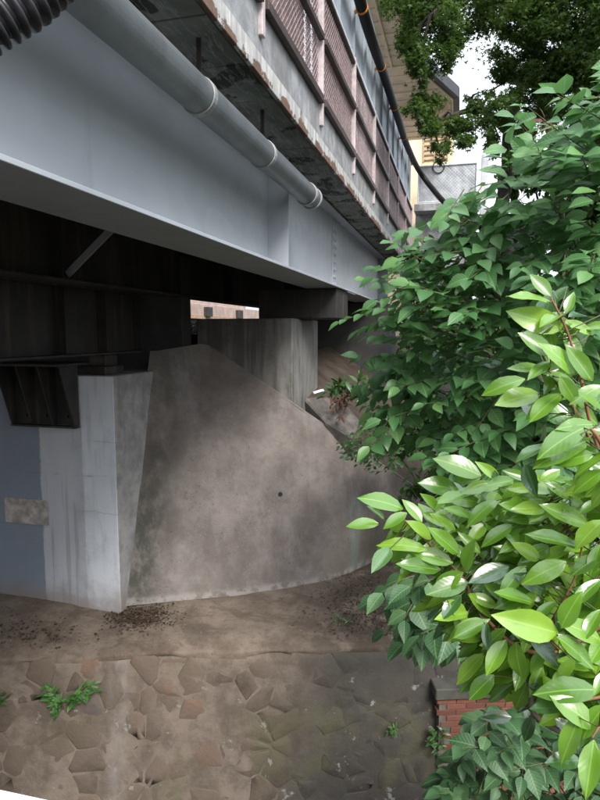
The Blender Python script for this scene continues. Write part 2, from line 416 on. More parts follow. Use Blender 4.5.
M['camellia_old'] = leaf_mat('old_camellia_leaf', (0.022, 0.075, 0.02), (0.04, 0.115, 0.028), (0.07, 0.17, 0.035), 0.22, 0.9, 0.18, (0.15, 0.32, 0.04))
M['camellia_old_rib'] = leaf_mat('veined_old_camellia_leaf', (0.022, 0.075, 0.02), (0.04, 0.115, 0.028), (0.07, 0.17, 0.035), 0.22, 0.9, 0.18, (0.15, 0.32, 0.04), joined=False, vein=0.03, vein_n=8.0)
M['mulberry'] = leaf_mat('mulberry_leaf', (0.065, 0.18, 0.06), (0.10, 0.235, 0.085), (0.155, 0.32, 0.105), 0.42, 0.6, 0.36, (0.2, 0.45, 0.1), under=(0.14, 0.24, 0.12))
M['mulberry_rib'] = leaf_mat('veined_mulberry_leaf', (0.065, 0.18, 0.06), (0.10, 0.235, 0.085), (0.155, 0.32, 0.105), 0.42, 0.6, 0.36, (0.2, 0.45, 0.1), under=(0.14, 0.24, 0.12), joined=False, vein=0.22, vein_n=8.0)
M['broad'] = leaf_mat('broad_dull_leaf', (0.034, 0.088, 0.034), (0.055, 0.13, 0.05), (0.085, 0.17, 0.065), 0.5, 0.45, 0.22, (0.12, 0.28, 0.07), under=(0.12, 0.2, 0.12))
M['broad_rib'] = leaf_mat('veined_broad_dull_leaf', (0.034, 0.088, 0.034), (0.055, 0.13, 0.05), (0.085, 0.17, 0.065), 0.5, 0.45, 0.22, (0.12, 0.28, 0.07), under=(0.12, 0.2, 0.12), joined=False, vein=0.22, vein_n=8.0)
M['small'] = leaf_mat('small_glossy_leaf', (0.03, 0.075, 0.025), (0.05, 0.12, 0.035), (0.09, 0.18, 0.05), 0.35, 0.5, 0.2)
M['maple'] = leaf_mat('maple_leaf', (0.04, 0.085, 0.022), (0.06, 0.12, 0.03), (0.11, 0.19, 0.04), 0.55, 0.35, 0.35, (0.2, 0.34, 0.04))
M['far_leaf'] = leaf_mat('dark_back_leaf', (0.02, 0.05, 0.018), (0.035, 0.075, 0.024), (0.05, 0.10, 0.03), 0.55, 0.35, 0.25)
M['weed'] = leaf_mat('weed_leaf', (0.04, 0.12, 0.03), (0.07, 0.18, 0.045), (0.12, 0.25, 0.06), 0.5, 0.4, 0.25)
M['dead'] = leaf_mat('dead_brown_frond', (0.05, 0.026, 0.02), (0.085, 0.043, 0.03), (0.12, 0.07, 0.05), 0.8, 0.2, 0.1, (0.2, 0.1, 0.05))
M['litter'] = leaf_mat('dark_litter', (0.03, 0.022, 0.016), (0.06, 0.042, 0.03), (0.12, 0.08, 0.05), 0.8, 0.2, 0.05, (0.1, 0.06, 0.03))

# ------------------------------------------------------------------ mesh helpers
def tag(o, label=None, cat=None, group=None, kind=None):
    if label: o['label'] = label
    if cat: o['category'] = cat
    if group: o['group'] = group
    if kind: o['kind'] = kind
    return o
def thing(name, label, cat, loc=(0, 0, 0), group=None):
    o = bpy.data.objects.new(name, None); COL.objects.link(o)
    o.location = loc; o.empty_display_size = 0.1
    return tag(o, label, cat, group)
def adopt(o, parent):
    if parent is not None:
        o.parent = parent
        o.matrix_parent_inverse = Matrix.Translation(-V(parent.location))
        if parent.parent is not None:
            o.matrix_parent_inverse = Matrix.Identity(4)
class MB:
    def __init__(s): s.v = []; s.f = []
    def add(s, vs, fs):
        k = len(s.v); s.v += [tuple(q) for q in vs]; s.f += [tuple(i + k for i in f) for f in fs]; return s
    def box(s, x0, x1, y0, y1, z0, z1):
        return s.obox((V((x0, y0, z0))), V((x1 - x0, 0, 0)), V((0, y1 - y0, 0)), V((0, 0, z1 - z0)))
    def obox(s, o, a, b, c):
        o = V(o); a = V(a); b = V(b); c = V(c)
        vs = [o, o + a, o + a + b, o + b, o + c, o + a + c, o + a + b + c, o + b + c]
        return s.add(vs, [(0, 3, 2, 1), (4, 5, 6, 7), (0, 1, 5, 4), (1, 2, 6, 5), (2, 3, 7, 6), (3, 0, 4, 7)])
    def bar(s, p, q, w, h, up=(0, 0, 1)):
        p = V(p); q = V(q); d = (q - p).normalized(); a = d.cross(V(up))
        if a.length < 1e-4: a = d.cross(V((1, 0, 0)))
        a.normalize(); u = a.cross(d)
        return s.obox(p - a * w / 2 - u * h / 2, a * w, u * h, q - p)
    def tube(s, pts, rad, n=8, cap=True):
        pts = [V(p) for p in pts]; k = len(pts)
        if not hasattr(rad, '__len__'): rad = [rad] * k
        t0 = (pts[1] - pts[0]).normalized(); a = t0.orthogonal().normalized()
        vs = []
        for i, p in enumerate(pts):
            t = (pts[min(i + 1, k - 1)] - pts[max(i - 1, 0)]).normalized()
            a = (a - t * a.dot(t)).normalized(); b = t.cross(a)
            for j in range(n):
                th = 2 * math.pi * j / n
                vs.append(p + (a * math.cos(th) + b * math.sin(th)) * rad[i])
        fs = [(i * n + j, i * n + (j + 1) % n, (i + 1) * n + (j + 1) % n, (i + 1) * n + j) for i in range(k - 1) for j in range(n)]
        if cap: fs += [tuple(range(n))[::-1], tuple((k - 1) * n + j for j in range(n))]
        return s.add(vs, fs)
    def prism(s, poly, ext):
        poly = [V(p) for p in poly]; ext = V(ext); n = len(poly)
        return s.add(poly + [p + ext for p in poly], [tuple(range(n))[::-1], tuple(range(n, 2 * n))] + [(i, (i + 1) % n, n + (i + 1) % n, n + i) for i in range(n)])
    def grid(s, P):
        a, b = len(P), len(P[0])
        return s.add([p for r in P for p in r], [(i * b + j, i * b + j + 1, (i + 1) * b + j + 1, (i + 1) * b + j) for i in range(a - 1) for j in range(b - 1)])
    def mesh(s, name, mat):
        me = bpy.data.meshes.new(name); me.from_pydata(s.v, [], s.f)
        bm = bmesh.new(); bm.from_mesh(me); bmesh.ops.recalc_face_normals(bm, faces=bm.faces); bm.to_mesh(me); bm.free()
        me.materials.append(mat); return me
    def build(s, name, mat, parent=None, smooth=False, bevel=0.0):
        me = s.mesh(name, mat)
        if smooth: me.polygons.foreach_set('use_smooth', [True] * len(me.polygons))
        o = bpy.data.objects.new(name, me); COL.objects.link(o); adopt(o, parent)
        if bevel:
            m = o.modifiers.new('bevel', 'BEVEL'); m.width = bevel; m.segments = 1; m.limit_method = 'ANGLE'
        return o
def inst(name, me, mat4, parent):
    o = bpy.data.objects.new(name, me); COL.objects.link(o); adopt(o, parent); o.matrix_basis = mat4; return o
def nz(p, s, seed=0.0):
    return mnoise.noise(V((p[0] * s + seed, p[1] * s - seed * 1.7, p[2] * s + seed * 0.6)))
def smooth_path(pts, n=6):
    pts = [V(p) for p in pts]; out = []
    for i in range(len(pts) - 1):
        p0 = pts[max(i - 1, 0)]; p1 = pts[i]; p2 = pts[i + 1]; p3 = pts[min(i + 2, len(pts) - 1)]
        for k in range(n):
            t = k / n
            out.append(0.5 * ((2 * p1) + (p2 - p0) * t + (2 * p0 - 5 * p1 + 4 * p2 - p3) * t * t + (3 * p1 - p0 - 3 * p2 + p3) * t ** 3))
    return out + [pts[-1]]
def resample(pts, n):
    L = [0]
    for a, b in zip(pts, pts[1:]): L.append(L[-1] + (V(b) - V(a)).length)
    res = []
    for k in range(n):
        t = L[-1] * k / (n - 1); i = 0
        while i < len(L) - 2 and L[i + 1] < t: i += 1
        u = (t - L[i]) / max(L[i + 1] - L[i], 1e-9)
        res.append(V(pts[i]).lerp(V(pts[i + 1]), u))
    return res

# ================================================================== SETTING: ground
Z_BED = -5.45
ZL = -3.45
WL = on_z(0, 655, ZL); WR = on_z(420, 641, ZL)          # top edge of the old stone wall
WU = (WR - WL).normalized(); WN = V((WU.y, -WU.x, 0))    # along the wall, and out of it (towards the viewer)
XF_ABUT, YF, ZT_ABUT = -3.9, 6.2, -0.5
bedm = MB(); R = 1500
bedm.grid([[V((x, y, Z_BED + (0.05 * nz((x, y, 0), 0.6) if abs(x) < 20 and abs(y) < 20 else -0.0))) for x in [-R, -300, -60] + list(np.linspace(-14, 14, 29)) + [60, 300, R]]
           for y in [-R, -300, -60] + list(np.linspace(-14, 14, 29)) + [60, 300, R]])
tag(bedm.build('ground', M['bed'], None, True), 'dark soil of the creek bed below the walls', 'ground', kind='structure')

bot_px = [(120, 607), (135, 605), (180, 601), (250, 594), (330, 580), (375, 562), (410, 553), (460, 545)]
top_px = [(205, 343, 7.90), (250, 374, 7.90), (294, 404, 7.90), (330, 429, 8.1), (370, 456, 8.5), (402, 478, 8.95), (470, 525, 9.9)]
BOT = resample(smooth_path([on_z(a, b, -3.36) for a, b in bot_px]), 56)
TOP = resample([on_x(150, 351, -3.95), on_x(156, 351, -3.9)] + [on_y(a, b, c) for a, b, c in top_px], 56)

def wall_dist(x, y): return -(V((x, y, 0)) - V((WL.x, WL.y, 0))).dot(WN)
BAT_ = 0.13
rows = []
for i in range(46):
    s = 0.03 + 3.57 * max(0, (i - 3) / 42.0) ** 1.3
    row = []
    for j in range(150):
        u = -6.0 + 16.0 * j / 149
        p = V((WL.x, WL.y, 0)) + WU * u - WN * s
        z = ZL + 0.08 * min(s, 1.2) + 0.035 * nz(p, 1.1) + 0.018 * nz(p, 4.0) + 0.008 * nz(p, 11)
        if s < 0.25: z -= 0.045 * (1 - s / 0.25) ** 2
        if i < 3:
            lap = 0.10 + 0.10 * nz(p, 1.7, 4) + 0.05 * nz(p, 6, 8)
            s2, dz = ((0.012 - BAT_ * lap, max(0.05, lap)), (-0.014, 0.035), (0.0, 0.012))[i]
            p = V((WL.x, WL.y, 0)) + WU * u - WN * s2; z -= dz
        row.append(V((p.x, p.y, z)))
    rows.append(row)
lm = MB(); lm.grid(rows)
tag(lm.build('ledge', M['ledge'], None, True), 'muddy brown ledge between the stone wall and the concrete slope', 'ledge', kind='structure')

def hill_z(x, y):
    z = -1.06 + 0.13 * (y - 8.0) - 0.62 * (x + 2.2)
    z = min(z, -0.3 + 0.03 * (y - 12))
    lo = -3.35 + 0.16 * max(0, y - 8.4) + 0.1 * max(0, x - 3)
    z = max(z, min(lo, 1.0))
    return z + 0.06 * nz((x, y, 0), 0.9) + 0.03 * nz((x, y, 0), 3.1)
rows = []
ys = [7.92, 7.95] + list(np.linspace(8.05, 16, 60)) + list(np.linspace(17, 70, 24))
for k, y in enumerate(ys):
    row = []
    for x in list(np.linspace(-3.4, 6, 90)) + list(np.linspace(6.6, 40, 24)):
        # keep behind the crest of the mortared slope
        yc, zc = 7.93, 9.0
        for a, b in zip(TOP, TOP[1:]):
            if a.x <= x <= b.x:
                t_ = (x - a.x) / (b.x - a.x + 1e-9); yc = a.y + (b.y - a.y) * t_; zc = a.z + (b.z - a.z) * t_
        if x > TOP[-1].x: yc, zc = TOP[-1].y, TOP[-1].z
        yy = max(y, yc + 0.03) if k else yc + 0.03
        if x < -2.0: yy = max(yy, 8.6)
        z = min(hill_z(x, yy), zc + 0.0 + 0.4 * (yy - yc - 0.03)) if k else -3.7
        row.append(V((x, yy + 0.004 * k, z)))
    rows.append(row)
hm = MB(); hm.grid(rows)
tag(hm.build('hillside', M['soil'], None, True), 'bare brown soil bank rising under the platform', 'hillside', kind='structure')

# ================================================================== mortared slope
mm = MB(); P = []
NR = 56
for j in range(NR):
    v = j / (NR - 1); row = []
    for i in range(56):
        p = BOT[i].lerp(TOP[i], v)
        bulge = 0.03 * math.sin(math.pi * v) * math.sin(math.pi * i / 55)
        ev = min(1, (1 - v) * 8)
        q = p + WN * (bulge + 0.022 * ev * nz(p, 1.3, 3) + 0.012 * nz(p, 4.5, 9) + 0.005 * nz(p, 13, 5))
        row.append(q)
    P.append(row)
mm.grid(P)
M['mortar'] = mortar_mat()
slope = thing('mortared_slope_wall', 'stained brown mortar-faced slope beside the painted abutment', 'retaining wall', (-2.5, 7.4, -3.36))
mm.build('mortar_face', M['mortar'], slope, True)
# raised lip along the crest
lip = MB(); lip.tube([t + V((0, 0.02, -0.015)) for t in TOP[8:]], [0.022 + 0.006 * nz(t, 5) for t in TOP[8:]], 8)
lip.build('crest_lip', M['mortar'], slope, True)
# weep hole
wp = on_y(280, 493, 7.62)
best = min(((P[j][i] - wp.normalized() * wp.normalized().dot(P[j][i])).length, j, i) for j in range(NR) for i in range(56))
hp = P[best[1]][best[2]]
hm2 = MB(); hm2.tube([hp + V((-0.01, 0.05, 0)), hp + V((0.012, -0.012, 0))], [0.03, 0.03], 12)
hm2.build('weep_hole', M['gutter'], slope)
# small flat concrete pad at the crest by the pier
pad = MB()
pp = [on_y(303, 400, 8.05), on_y(322, 397, 8.3), on_y(345, 404, 8.5), on_y(362, 425, 8.5), on_y(352, 440, 8.12), on_y(325, 423, 8.03)]
pad.prism([p + V((0, 0, 0.03)) for p in pp], (0, 0.12, -0.3))
tag(pad.build('footing_pad', M['crack_pad'], None, bevel=0.02), 'small pale concrete pad at the pier foot on the slope crest', 'footing')

# ================================================================== painted abutment
XA = on_y(42, 500, YF).x; XB = on_y(84, 500, YF).x
M['abut'] = abut_mat()
ab = thing('bridge_abutment', 'blue and white painted concrete abutment standing on the ledge', 'abutment', (-6.4, 8, -3.5))
bm_ = MB(); bm_.box(-24, XF_ABUT, YF, 12.5, -3.9, ZT_ABUT)
bm_.build('abutment_block', M['abut'], ab, bevel=0.012)
# back wall behind the girder seat, carrying the track beyond
bw = MB(); bw.box(-9.6, -4.0, 7.92, 12.5, ZT_ABUT + 0.003, -0.02)
bw.build('back_wall', M['pier'], ab, bevel=0.01)
bw = MB(); bw.box(-9.6, -3.69, 7.62, 7.9, -0.55, 1.05)
bw.build('ballast_wall', M['deck_under'], ab, bevel=0.01)
# crinkled plate glued to the face
pl = MB(); a0 = on_y(5, 498, YF - 0.012); a1 = on_y(48, 525, YF - 0.012)
g = []
for j in range(9):
    g.append([V((a0.x + (a1.x - a0.x) * i / 14, YF - 0.012 - 0.011 * abs(nz((i * 0.5, j * 0.6, 0), 1.0, 2)), a0.z + (a1.z - a0.z) * j / 8)) for i in range(15)])
pl.grid(g)
pl.build('crinkled_plate', M['plate'], ab)
fr = MB()
for (q0, q1) in (((a0.x, a0.z), (a1.x, a0.z)), ((a1.x, a0.z), (a1.x, a1.z)), ((a1.x, a1.z), (a0.x, a1.z)), ((a0.x, a1.z), (a0.x, a0.z))):
    fr.bar((q0[0], YF - 0.008, q0[1]), (q1[0], YF - 0.008, q1[1]), 0.02, 0.014, (0, 1, 0))
fr.build('plate_frame', M['plate'], ab)

# bearing bracket bolted on the face
br = thing('bearing_bracket', 'black steel bracket with gussets on the painted abutment face', 'bracket', (-5.0, YF, -0.9))
bl, brr = on_y(16, 400, YF).x, on_y(79, 400, YF).x
zb0 = on_y(50, 424, YF).z; zb1 = ZT_ABUT + 0.12
m_ = MB(); m_.box(bl, brr, YF - 0.022, YF - 0.002, zb0, zb1); m_.build('back_plate', M['steel'], br, bevel=0.003)
m_ = MB(); m_.box(bl, brr + 0.02, YF - 0.12, YF - 0.0225, zb0 - 0.025, zb0 - 0.002); m_.build('bottom_plate', M['steel'], br, bevel=0.003)
for k in range(4):
    x = bl + (brr - bl - 0.02) * k / 3
    m_ = MB(); m_.prism([(x, YF - 0.0225, zb0), (x, YF - 0.10, zb0), (x, YF - 0.34, zb1), (x, YF - 0.0225, zb1)], (0.018, 0, 0))
    m_.build('gusset', M['steel'], br)
m_ = MB(); m_.box(bl - 0.08, brr + 0.05, YF - 0.42, YF + 0.3, zb1 + 0.002, zb1 + 0.03); m_.build('seat_plate', M['steel'], br, bevel=0.003)
for (bx_, bz_) in ((0.18, 0.1), (0.5, 0.1), (0.83, 0.1), (0.5, 0.36), (0.83, 0.36)):
    m_ = MB(); x = bl + (brr - bl) * bx_
    m_.tube([(x, YF - 0.0225, zb0 + bz_), (x, YF - 0.05, zb0 + bz_)], 0.018, 6)
    m_.build('bolt', M['steel'], br)

# ================================================================== old stone wall
M['stone'] = stone_mat(); M['joint'] = joint_mat()
BAT = 0.13
def wp_(u, v, n=0.0):
    """Point on the stone wall: u along, v down from the top edge, n proud of it."""
    return WL + WU * u + V((0, 0, -v)) + WN * (BAT * v + n)
sw = thing('stone_wall', 'old muddy rubble stone retaining wall below the ledge', 'wall', wp_(3, 2.0))
UW0, UW1, VW = -2.6, 5.6, 2.05
g = []
for j in range(60):
    g.append([wp_(UW0 + (UW1 - UW0) * i / 170, 0.06 + (VW - 0.06) * j / 59, 0.0008 + 0.005 * nz((i * 0.11, j * 0.1, 1), 1.0) + 0.002 * nz((i * 0.4, j * 0.4, 2), 1.0) - 0.05 * max(0, 1 - j / 3) ** 2) for i in range(171)])
bk = MB(); bk.grid(g); bk.build('wall_mortar', M['joint'], sw, True)
core = MB(); core.add([wp_(UW0, 0.05, -0.05), wp_(UW1, 0.05, -0.05), wp_(UW1, 0.05, -0.6), wp_(UW0, 0.05, -0.6),
                       wp_(UW0, 2.0, -0.05), wp_(UW1, 2.0, -0.05), wp_(UW1, 2.0, -0.9), wp_(UW0, 2.0, -0.9)],
                      [(0, 1, 2, 3), (7, 6, 5, 4), (0, 4, 5, 1), (1, 5, 6, 2), (2, 6, 7, 3), (3, 7, 4, 0)])
core.build('wall_core', M['joint'], sw)
cs = 0.29
pts = {}
nu, nv = int((UW1 - UW0) / cs) + 4, int(VW / (cs * 0.85)) + 4
for i in range(-1, nu):
    for j in range(-1, nv):
        pts[(i, j)] = (UW0 + (i + 0.5 + (0.5 if j % 2 else 0) + random.uniform(-0.47, 0.47)) * cs, (j + 0.5 + random.uniform(-0.47, 0.47)) * cs * 0.85)
def clip(poly, mx, my, nx, ny):
    out = []
    for k in range(len(poly)):
        a, b = poly[k], poly[(k + 1) % len(poly)]
        da = (a[0] - mx) * nx + (a[1] - my) * ny; db = (b[0] - mx) * nx + (b[1] - my) * ny
        if da <= 0: out.append(a)
        if (da < 0 < db) or (db < 0 < da):
            t = da / (da - db); out.append((a[0] + (b[0] - a[0]) * t, a[1] + (b[1] - a[1]) * t))
    return out
for (i, j), c in pts.items():
    if not (UW0 < c[0] < UW1 - 0.1 and 0.14 < c[1] < VW - 0.05): continue
    poly = [(c[0] - 0.6, c[1] - 0.6), (c[0] + 0.6, c[1] - 0.6), (c[0] + 0.6, c[1] + 0.6), (c[0] - 0.6, c[1] + 0.6)]
    gap = random.uniform(0.004, 0.010)
    for di in (-2, -1, 0, 1, 2):
        for dj in (-2, -1, 0, 1, 2):
            o2 = pts.get((i + di, j + dj))
            if o2 is None or (di == 0 and dj == 0): continue
            nx, ny = o2[0] - c[0], o2[1] - c[1]; l = math.hypot(nx, ny); nx /= l; ny /= l
            poly = clip(poly, (c[0] + o2[0]) / 2 - nx * gap, (c[1] + o2[1]) / 2 - ny * gap, nx, ny)
            if len(poly) < 3: break
        if len(poly) < 3: break
    poly = clip(poly, 0, 0.06, 0, -1)
    if len(poly) < 3: continue
    # roughen and round the outline
    ring = []
    for k in range(len(poly)):
        a, b = poly[k], poly[(k + 1) % len(poly)]
        if math.hypot(a[0] - b[0], a[1] - b[1]) < 0.03:
            ring.append(((a[0] + b[0]) / 2, (a[1] + b[1]) / 2)); continue
        for t in ((0.06, 0.5, 0.94) if len(poly) < 6 else (0.08, 0.92)):
            e = random.uniform(-0.012, 0.012)
            ring.append((a[0] + (b[0] - a[0]) * t + e, a[1] + (b[1] - a[1]) * t + random.uniform(-0.012, 0.012)))
    cx = sum(p[0] for p in ring) / len(ring); cy = sum(p[1] for p in ring) / len(ring)
    pr = random.choice((-0.003, -0.001, 0.0005, 0.002, 0.0035, 0.006)); tx, ty = random.uniform(-0.011, 0.011), random.uniform(-0.011, 0.011)
    org = wp_(cx, cy); n = len(ring); vs = []
    def hgt(p, s_, e): return V(wp_(cx + (p[0] - cx) * s_, cy + (p[1] - cy) * s_, e + tx * (p[0] - cx) + ty * (p[1] - cy)))
    vs += [hgt(p, 1.03, -0.04) for p in ring] + [hgt(p, 1.0, pr - 0.004) for p in ring] + [hgt(p, 0.93, pr) for p in ring] + [hgt((cx, cy), 1, pr + random.uniform(-0.004, 0.004))]
    fs = [(a * n + k, a * n + (k + 1) % n, (a + 1) * n + (k + 1) % n, (a + 1) * n + k) for a in (0, 1) for k in range(n)] + [(2 * n + k, 2 * n + (k + 1) % n, 3 * n) for k in range(n)]
    sm = MB(); sm.add([q - org for q in vs], fs)
    me = sm.mesh('stone', M['stone'])
    me.polygons.foreach_set('use_smooth', [True] * len(me.polygons))
    so = bpy.data.objects.new('stone', me); COL.objects.link(so); adopt(so, sw); so.matrix_basis = Matrix.Translation(org)

# ================================================================== red brick wall on the right
_n = (WN + V((0, 0, BAT))).normalized(); _r = ray(433, 690); BO = _r * (_n.dot(WL) / _n.dot(_r)) + WN * 0.16; BZ1 = BO.z
bw_ = thing('brick_wall', 'red brick wall with mossy concrete coping behind the shrubs', 'wall', V((BO.x, BO.y, Z_BED)) + WU * 1.2)
def bp(u, z, n=0.0): return V((BO.x, BO.y, 0)) + WU * u + V((0, 0, z)) + WN * n
LB = 2.7
m_ = MB(); m_.obox(bp(0.03, Z_BED - 0.1, -0.012), WU * (LB - 0.03), -WN * 0.5, V((0, 0, BZ1 - Z_BED + 0.098)))
m_.build('mortar_core', M['brick_joint'], bw_)
me = MB().obox(V((0.004, 0, 0.004)) * 0, WU * 0.212, -WN * 0.10, V((0, 0, 0.058))).mesh('brick', M['brick'])
bmm = bmesh.new(); bmm.from_mesh(me); bmesh.ops.bevel(bmm, geom=list(bmm.edges), offset=0.004, segments=1, affect='EDGES'); bmm.to_mesh(me); bmm.free()
ncou = int((BZ1 - Z_BED) / 0.069)
for r in range(ncou):
    off = (0.0 if r % 2 == 0 else 0.111) + (0.0 if r < 4 else (0.05 if r < 12 else 0.11))
    u = off
    while u < LB - 0.22:
        inst('brick', me, Matrix.Translation(bp(u + random.uniform(-0.003, 0.003), BZ1 - 0.068 * (r + 1), random.uniform(-0.004, 0.005))), bw_)
        u += 0.222
cu = -0.03
for L_ in (1.25, 1.5):
    m_ = MB(); m_.obox(bp(cu, BZ1 + 0.004, 0.05), WU * (L_ - 0.012), -WN * 0.45, V((0, 0, 0.13)))
    m_.build('coping', M['coping'], bw_, bevel=0.012); cu += L_
# soil strip behind the coping is the ledge itself

# ================================================================== concrete pier under the platform girder
XPR, YPF, YPB = -2.2, 7.92, 9.42
pr_ = MB(); pr_.box(-3.62, XPR, YPF, YPB, -3.4, 0.2)
tag(pr_.build('concrete_pier', M['pier'], None, bevel=0.02), 'streaked grey concrete pier under the platform girder', 'pier')
cb = MB(); cb.box(-2.8, -1.66, 8.25, 9.1, 0.203, 0.617)
tag(cb.build('cross_beam', M['steel'], None, bevel=0.01), 'dark cross beam lying on the concrete pier top', 'beam')

ew = MB(); ew.box(-3.6, -1.45, 12.2, 14.2, -1.5, 0.612); ew.box(-3.6, -2.2, 12.3, 14.2, 0.612, 1.735)  # dark colour of this wall stands for shade from the bushes
tag(ew.build('retaining_wall', M['deck_under'], None, bevel=0.02), 'concrete retaining wall, shade put into its dark colour, under the far end of the platform girder', 'wall')
# ================================================================== platform girders
WX = -1.9
Z0, Z1 = 0.62, 1.74
YA, YE = -6.0, 14.4
def girder(name, label, X, z0, z1, y0, y1, fw, mat, stiff, side=1, tw=0.30, fo=0.0):
    t = thing(name, label, 'girder', (X, (y0 + y1) / 2, z0))
    m = MB(); m.box(X - 0.008, X + 0.008, y0, y1, z0 + 0.0265, z1 - 0.0225); m.build('web', mat, t)
    m = MB(); m.box(X - fw / 2 + fo, X + fw / 2 + fo, y0, y1, z0, z0 + 0.025); m.build('bottom_flange', mat, t, bevel=0.003)
    m = MB(); m.box(X - tw / 2, X + tw / 2, y0, y1, z1 - 0.021, z1); m.build('top_flange', mat, t, bevel=0.003)
    for y in stiff:
        for sd in (1, -1):
            m = MB(); a = X + sd * 0.0085; b = X + sd * min(0.22, fw / 2 - 0.012)
            m.box(min(a, b), max(a, b), y - 0.007, y + 0.007, z0 + 0.0265, z1 - 0.0225); m.build('stiffener', mat, t)
    return t
ys1 = yx(268, WX); ysp = yx(333, WX)
pg = girder('platform_girder', 'pale blue-grey painted steel plate girder carrying the platform', WX, Z0, Z1, -25, YE, 0.48, M['girder'],
            [ys1 - 4.3, ys1, yx(378, WX), YE - 0.02], fo=0.04)
# bolted field splice
m = MB(); m.box(WX + 0.0085, WX + 0.022, ysp - 0.16, ysp + 0.42, Z0 + 0.06, Z1 - 0.06); m.build('splice_plate', M['girder'], pg, bevel=0.002)
for k in range(9):
    z = Z0 + 0.12 + k * (Z1 - Z0 - 0.24) / 8
    for dy in (-0.1, 0.0):
        m = MB(); m.tube([(WX + 0.022, ysp + dy, z), (WX + 0.045, ysp + dy, z)], 0.02, 6); m.build('bolt', M['girder'], pg)
m = MB(); m.box(WX + 0.05, WX + 0.27, ysp - 0.25, ysp + 0.45, Z0 - 0.016, Z0 - 0.002); m.build('flange_splice', M['girder'], pg)
for k in range(6):
    for dx in (0.1, 0.2):
        m = MB(); m.tube([(WX + dx, ysp - 0.2 + k * 0.11, Z0 + 0.026), (WX + dx, ysp - 0.2 + k * 0.11, Z0 + 0.055)], 0.02, 6); m.build('bolt', M['pipe_ring'], pg)
# horizontal rib rows beside the splice
IX = -3.75
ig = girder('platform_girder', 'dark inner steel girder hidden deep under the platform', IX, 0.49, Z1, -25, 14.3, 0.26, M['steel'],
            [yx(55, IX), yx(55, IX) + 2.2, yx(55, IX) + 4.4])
m = MB(); yb = yx(65, IX)
m.bar((IX + 0.05, yb, 0.56), (-2.35, yb, 1.66), 0.07, 0.012, (0, 1, 0)); m.bar((IX + 0.05, yb + 0.03, 0.56), (-2.35, yb + 0.03, 1.66), 0.012, 0.06, (0, 1, 0))
tag(m.build('diagonal_brace', M['girder'], None), 'thin diagonal steel brace in the dark under the platform', 'brace')

# railway girders
RX = -4.25
rstiff = [yx(px, RX) for px in (-60, 55, 97, 133)]
for k, (x, lab) in enumerate(((RX, 'dark rusty railway girder resting above the painted abutment'),)):
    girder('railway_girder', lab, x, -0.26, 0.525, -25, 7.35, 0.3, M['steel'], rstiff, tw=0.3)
for k, x in enumerate((RX,)):
    m = MB(); m.box(x - 0.16, x + 0.16, 6.35, 6.75, ZT_ABUT + 0.002, -0.4); m.box(x - 0.12, x + 0.12, 6.42, 6.68, -0.4, -0.262)
    tag(m.build('bearing_shoe', M['steel'], None, bevel=0.01), ('steel bearing shoe between the abutment top and the rusty girder', '')[k], 'bearing')
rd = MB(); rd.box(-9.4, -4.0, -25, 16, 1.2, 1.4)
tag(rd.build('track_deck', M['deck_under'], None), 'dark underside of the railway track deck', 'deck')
r2 = MB(); r2.box(-24, -10.9, -25, 30, 1.2, 1.6)  # extra deck past the gap, added to cut light coming from the left
tag(r2.build('track_deck', M['pink_wall'], None), 'pinkish-edged track deck beyond the light gap, added to darken the space under the bridge', 'deck')
# ballast heap at the track end
bal = MB()
ico = [V(v) for v in ((0, 0, 1), (0.9, 0, 0.2), (0.2, 0.85, 0.1), (-0.8, 0.3, 0.2), (-0.1, -0.9, 0.1), (0, 0, -0.9))]
icf = [(0, 1, 2), (0, 2, 3), (0, 3, 4), (0, 4, 1), (5, 2, 1), (5, 3, 2), (5, 4, 3), (5, 1, 4)]
for k in range(700):
    x = random.uniform(-5.6, -3.75); y = random.uniform(8.2, 11.0); z = -0.02 + 0.2 * max(0, 1 - abs(x + 4.7) / 1.1) * random.random() ** 0.5
    r = random.uniform(0.025, 0.05); mt = Matrix.Rotation(random.uniform(0, 6.3), 3, V((random.random(), random.random(), random.random() + 0.1)).normalized())
    bal.add([V((x, y, z)) + mt @ (v * r * random.uniform(0.7, 1.2)) for v in ico], icf)
tag(bal.build('track_ballast', M['ballast'], None), 'pale crushed stone ballast at the track end under the bridge', 'ballast', kind='stuff')
# far platform edge seen through the gap
op = thing('platform_edge', 'pinkish far platform edge glimpsed through the gap under the bridge', 'platform', (-9.2, 20, -0.5))
m = MB(); m.box(-9.6, -9.2, 12.6, 40, 0.62, 1.06); m.build('edge_beam', M['pink_wall'], op, bevel=0.01)
m = MB(); m.box(-9.62, -9.17, 12.6, 40, 0.52, 0.617); m.build('lower_rail', M['wood'], op)
m = MB(); m.box(-9.8, -9.3, 12.6, 40, -1.5, 0.517); m.build('base_wall', M['deck_under'], op)
for k in range(10):
    y = 14.2 + k * 3.3
    m = MB(); m.box(-9.195, -9.05, y, y + 0.5, 0.62, 0.96); m.build('post', M['steel'], op)

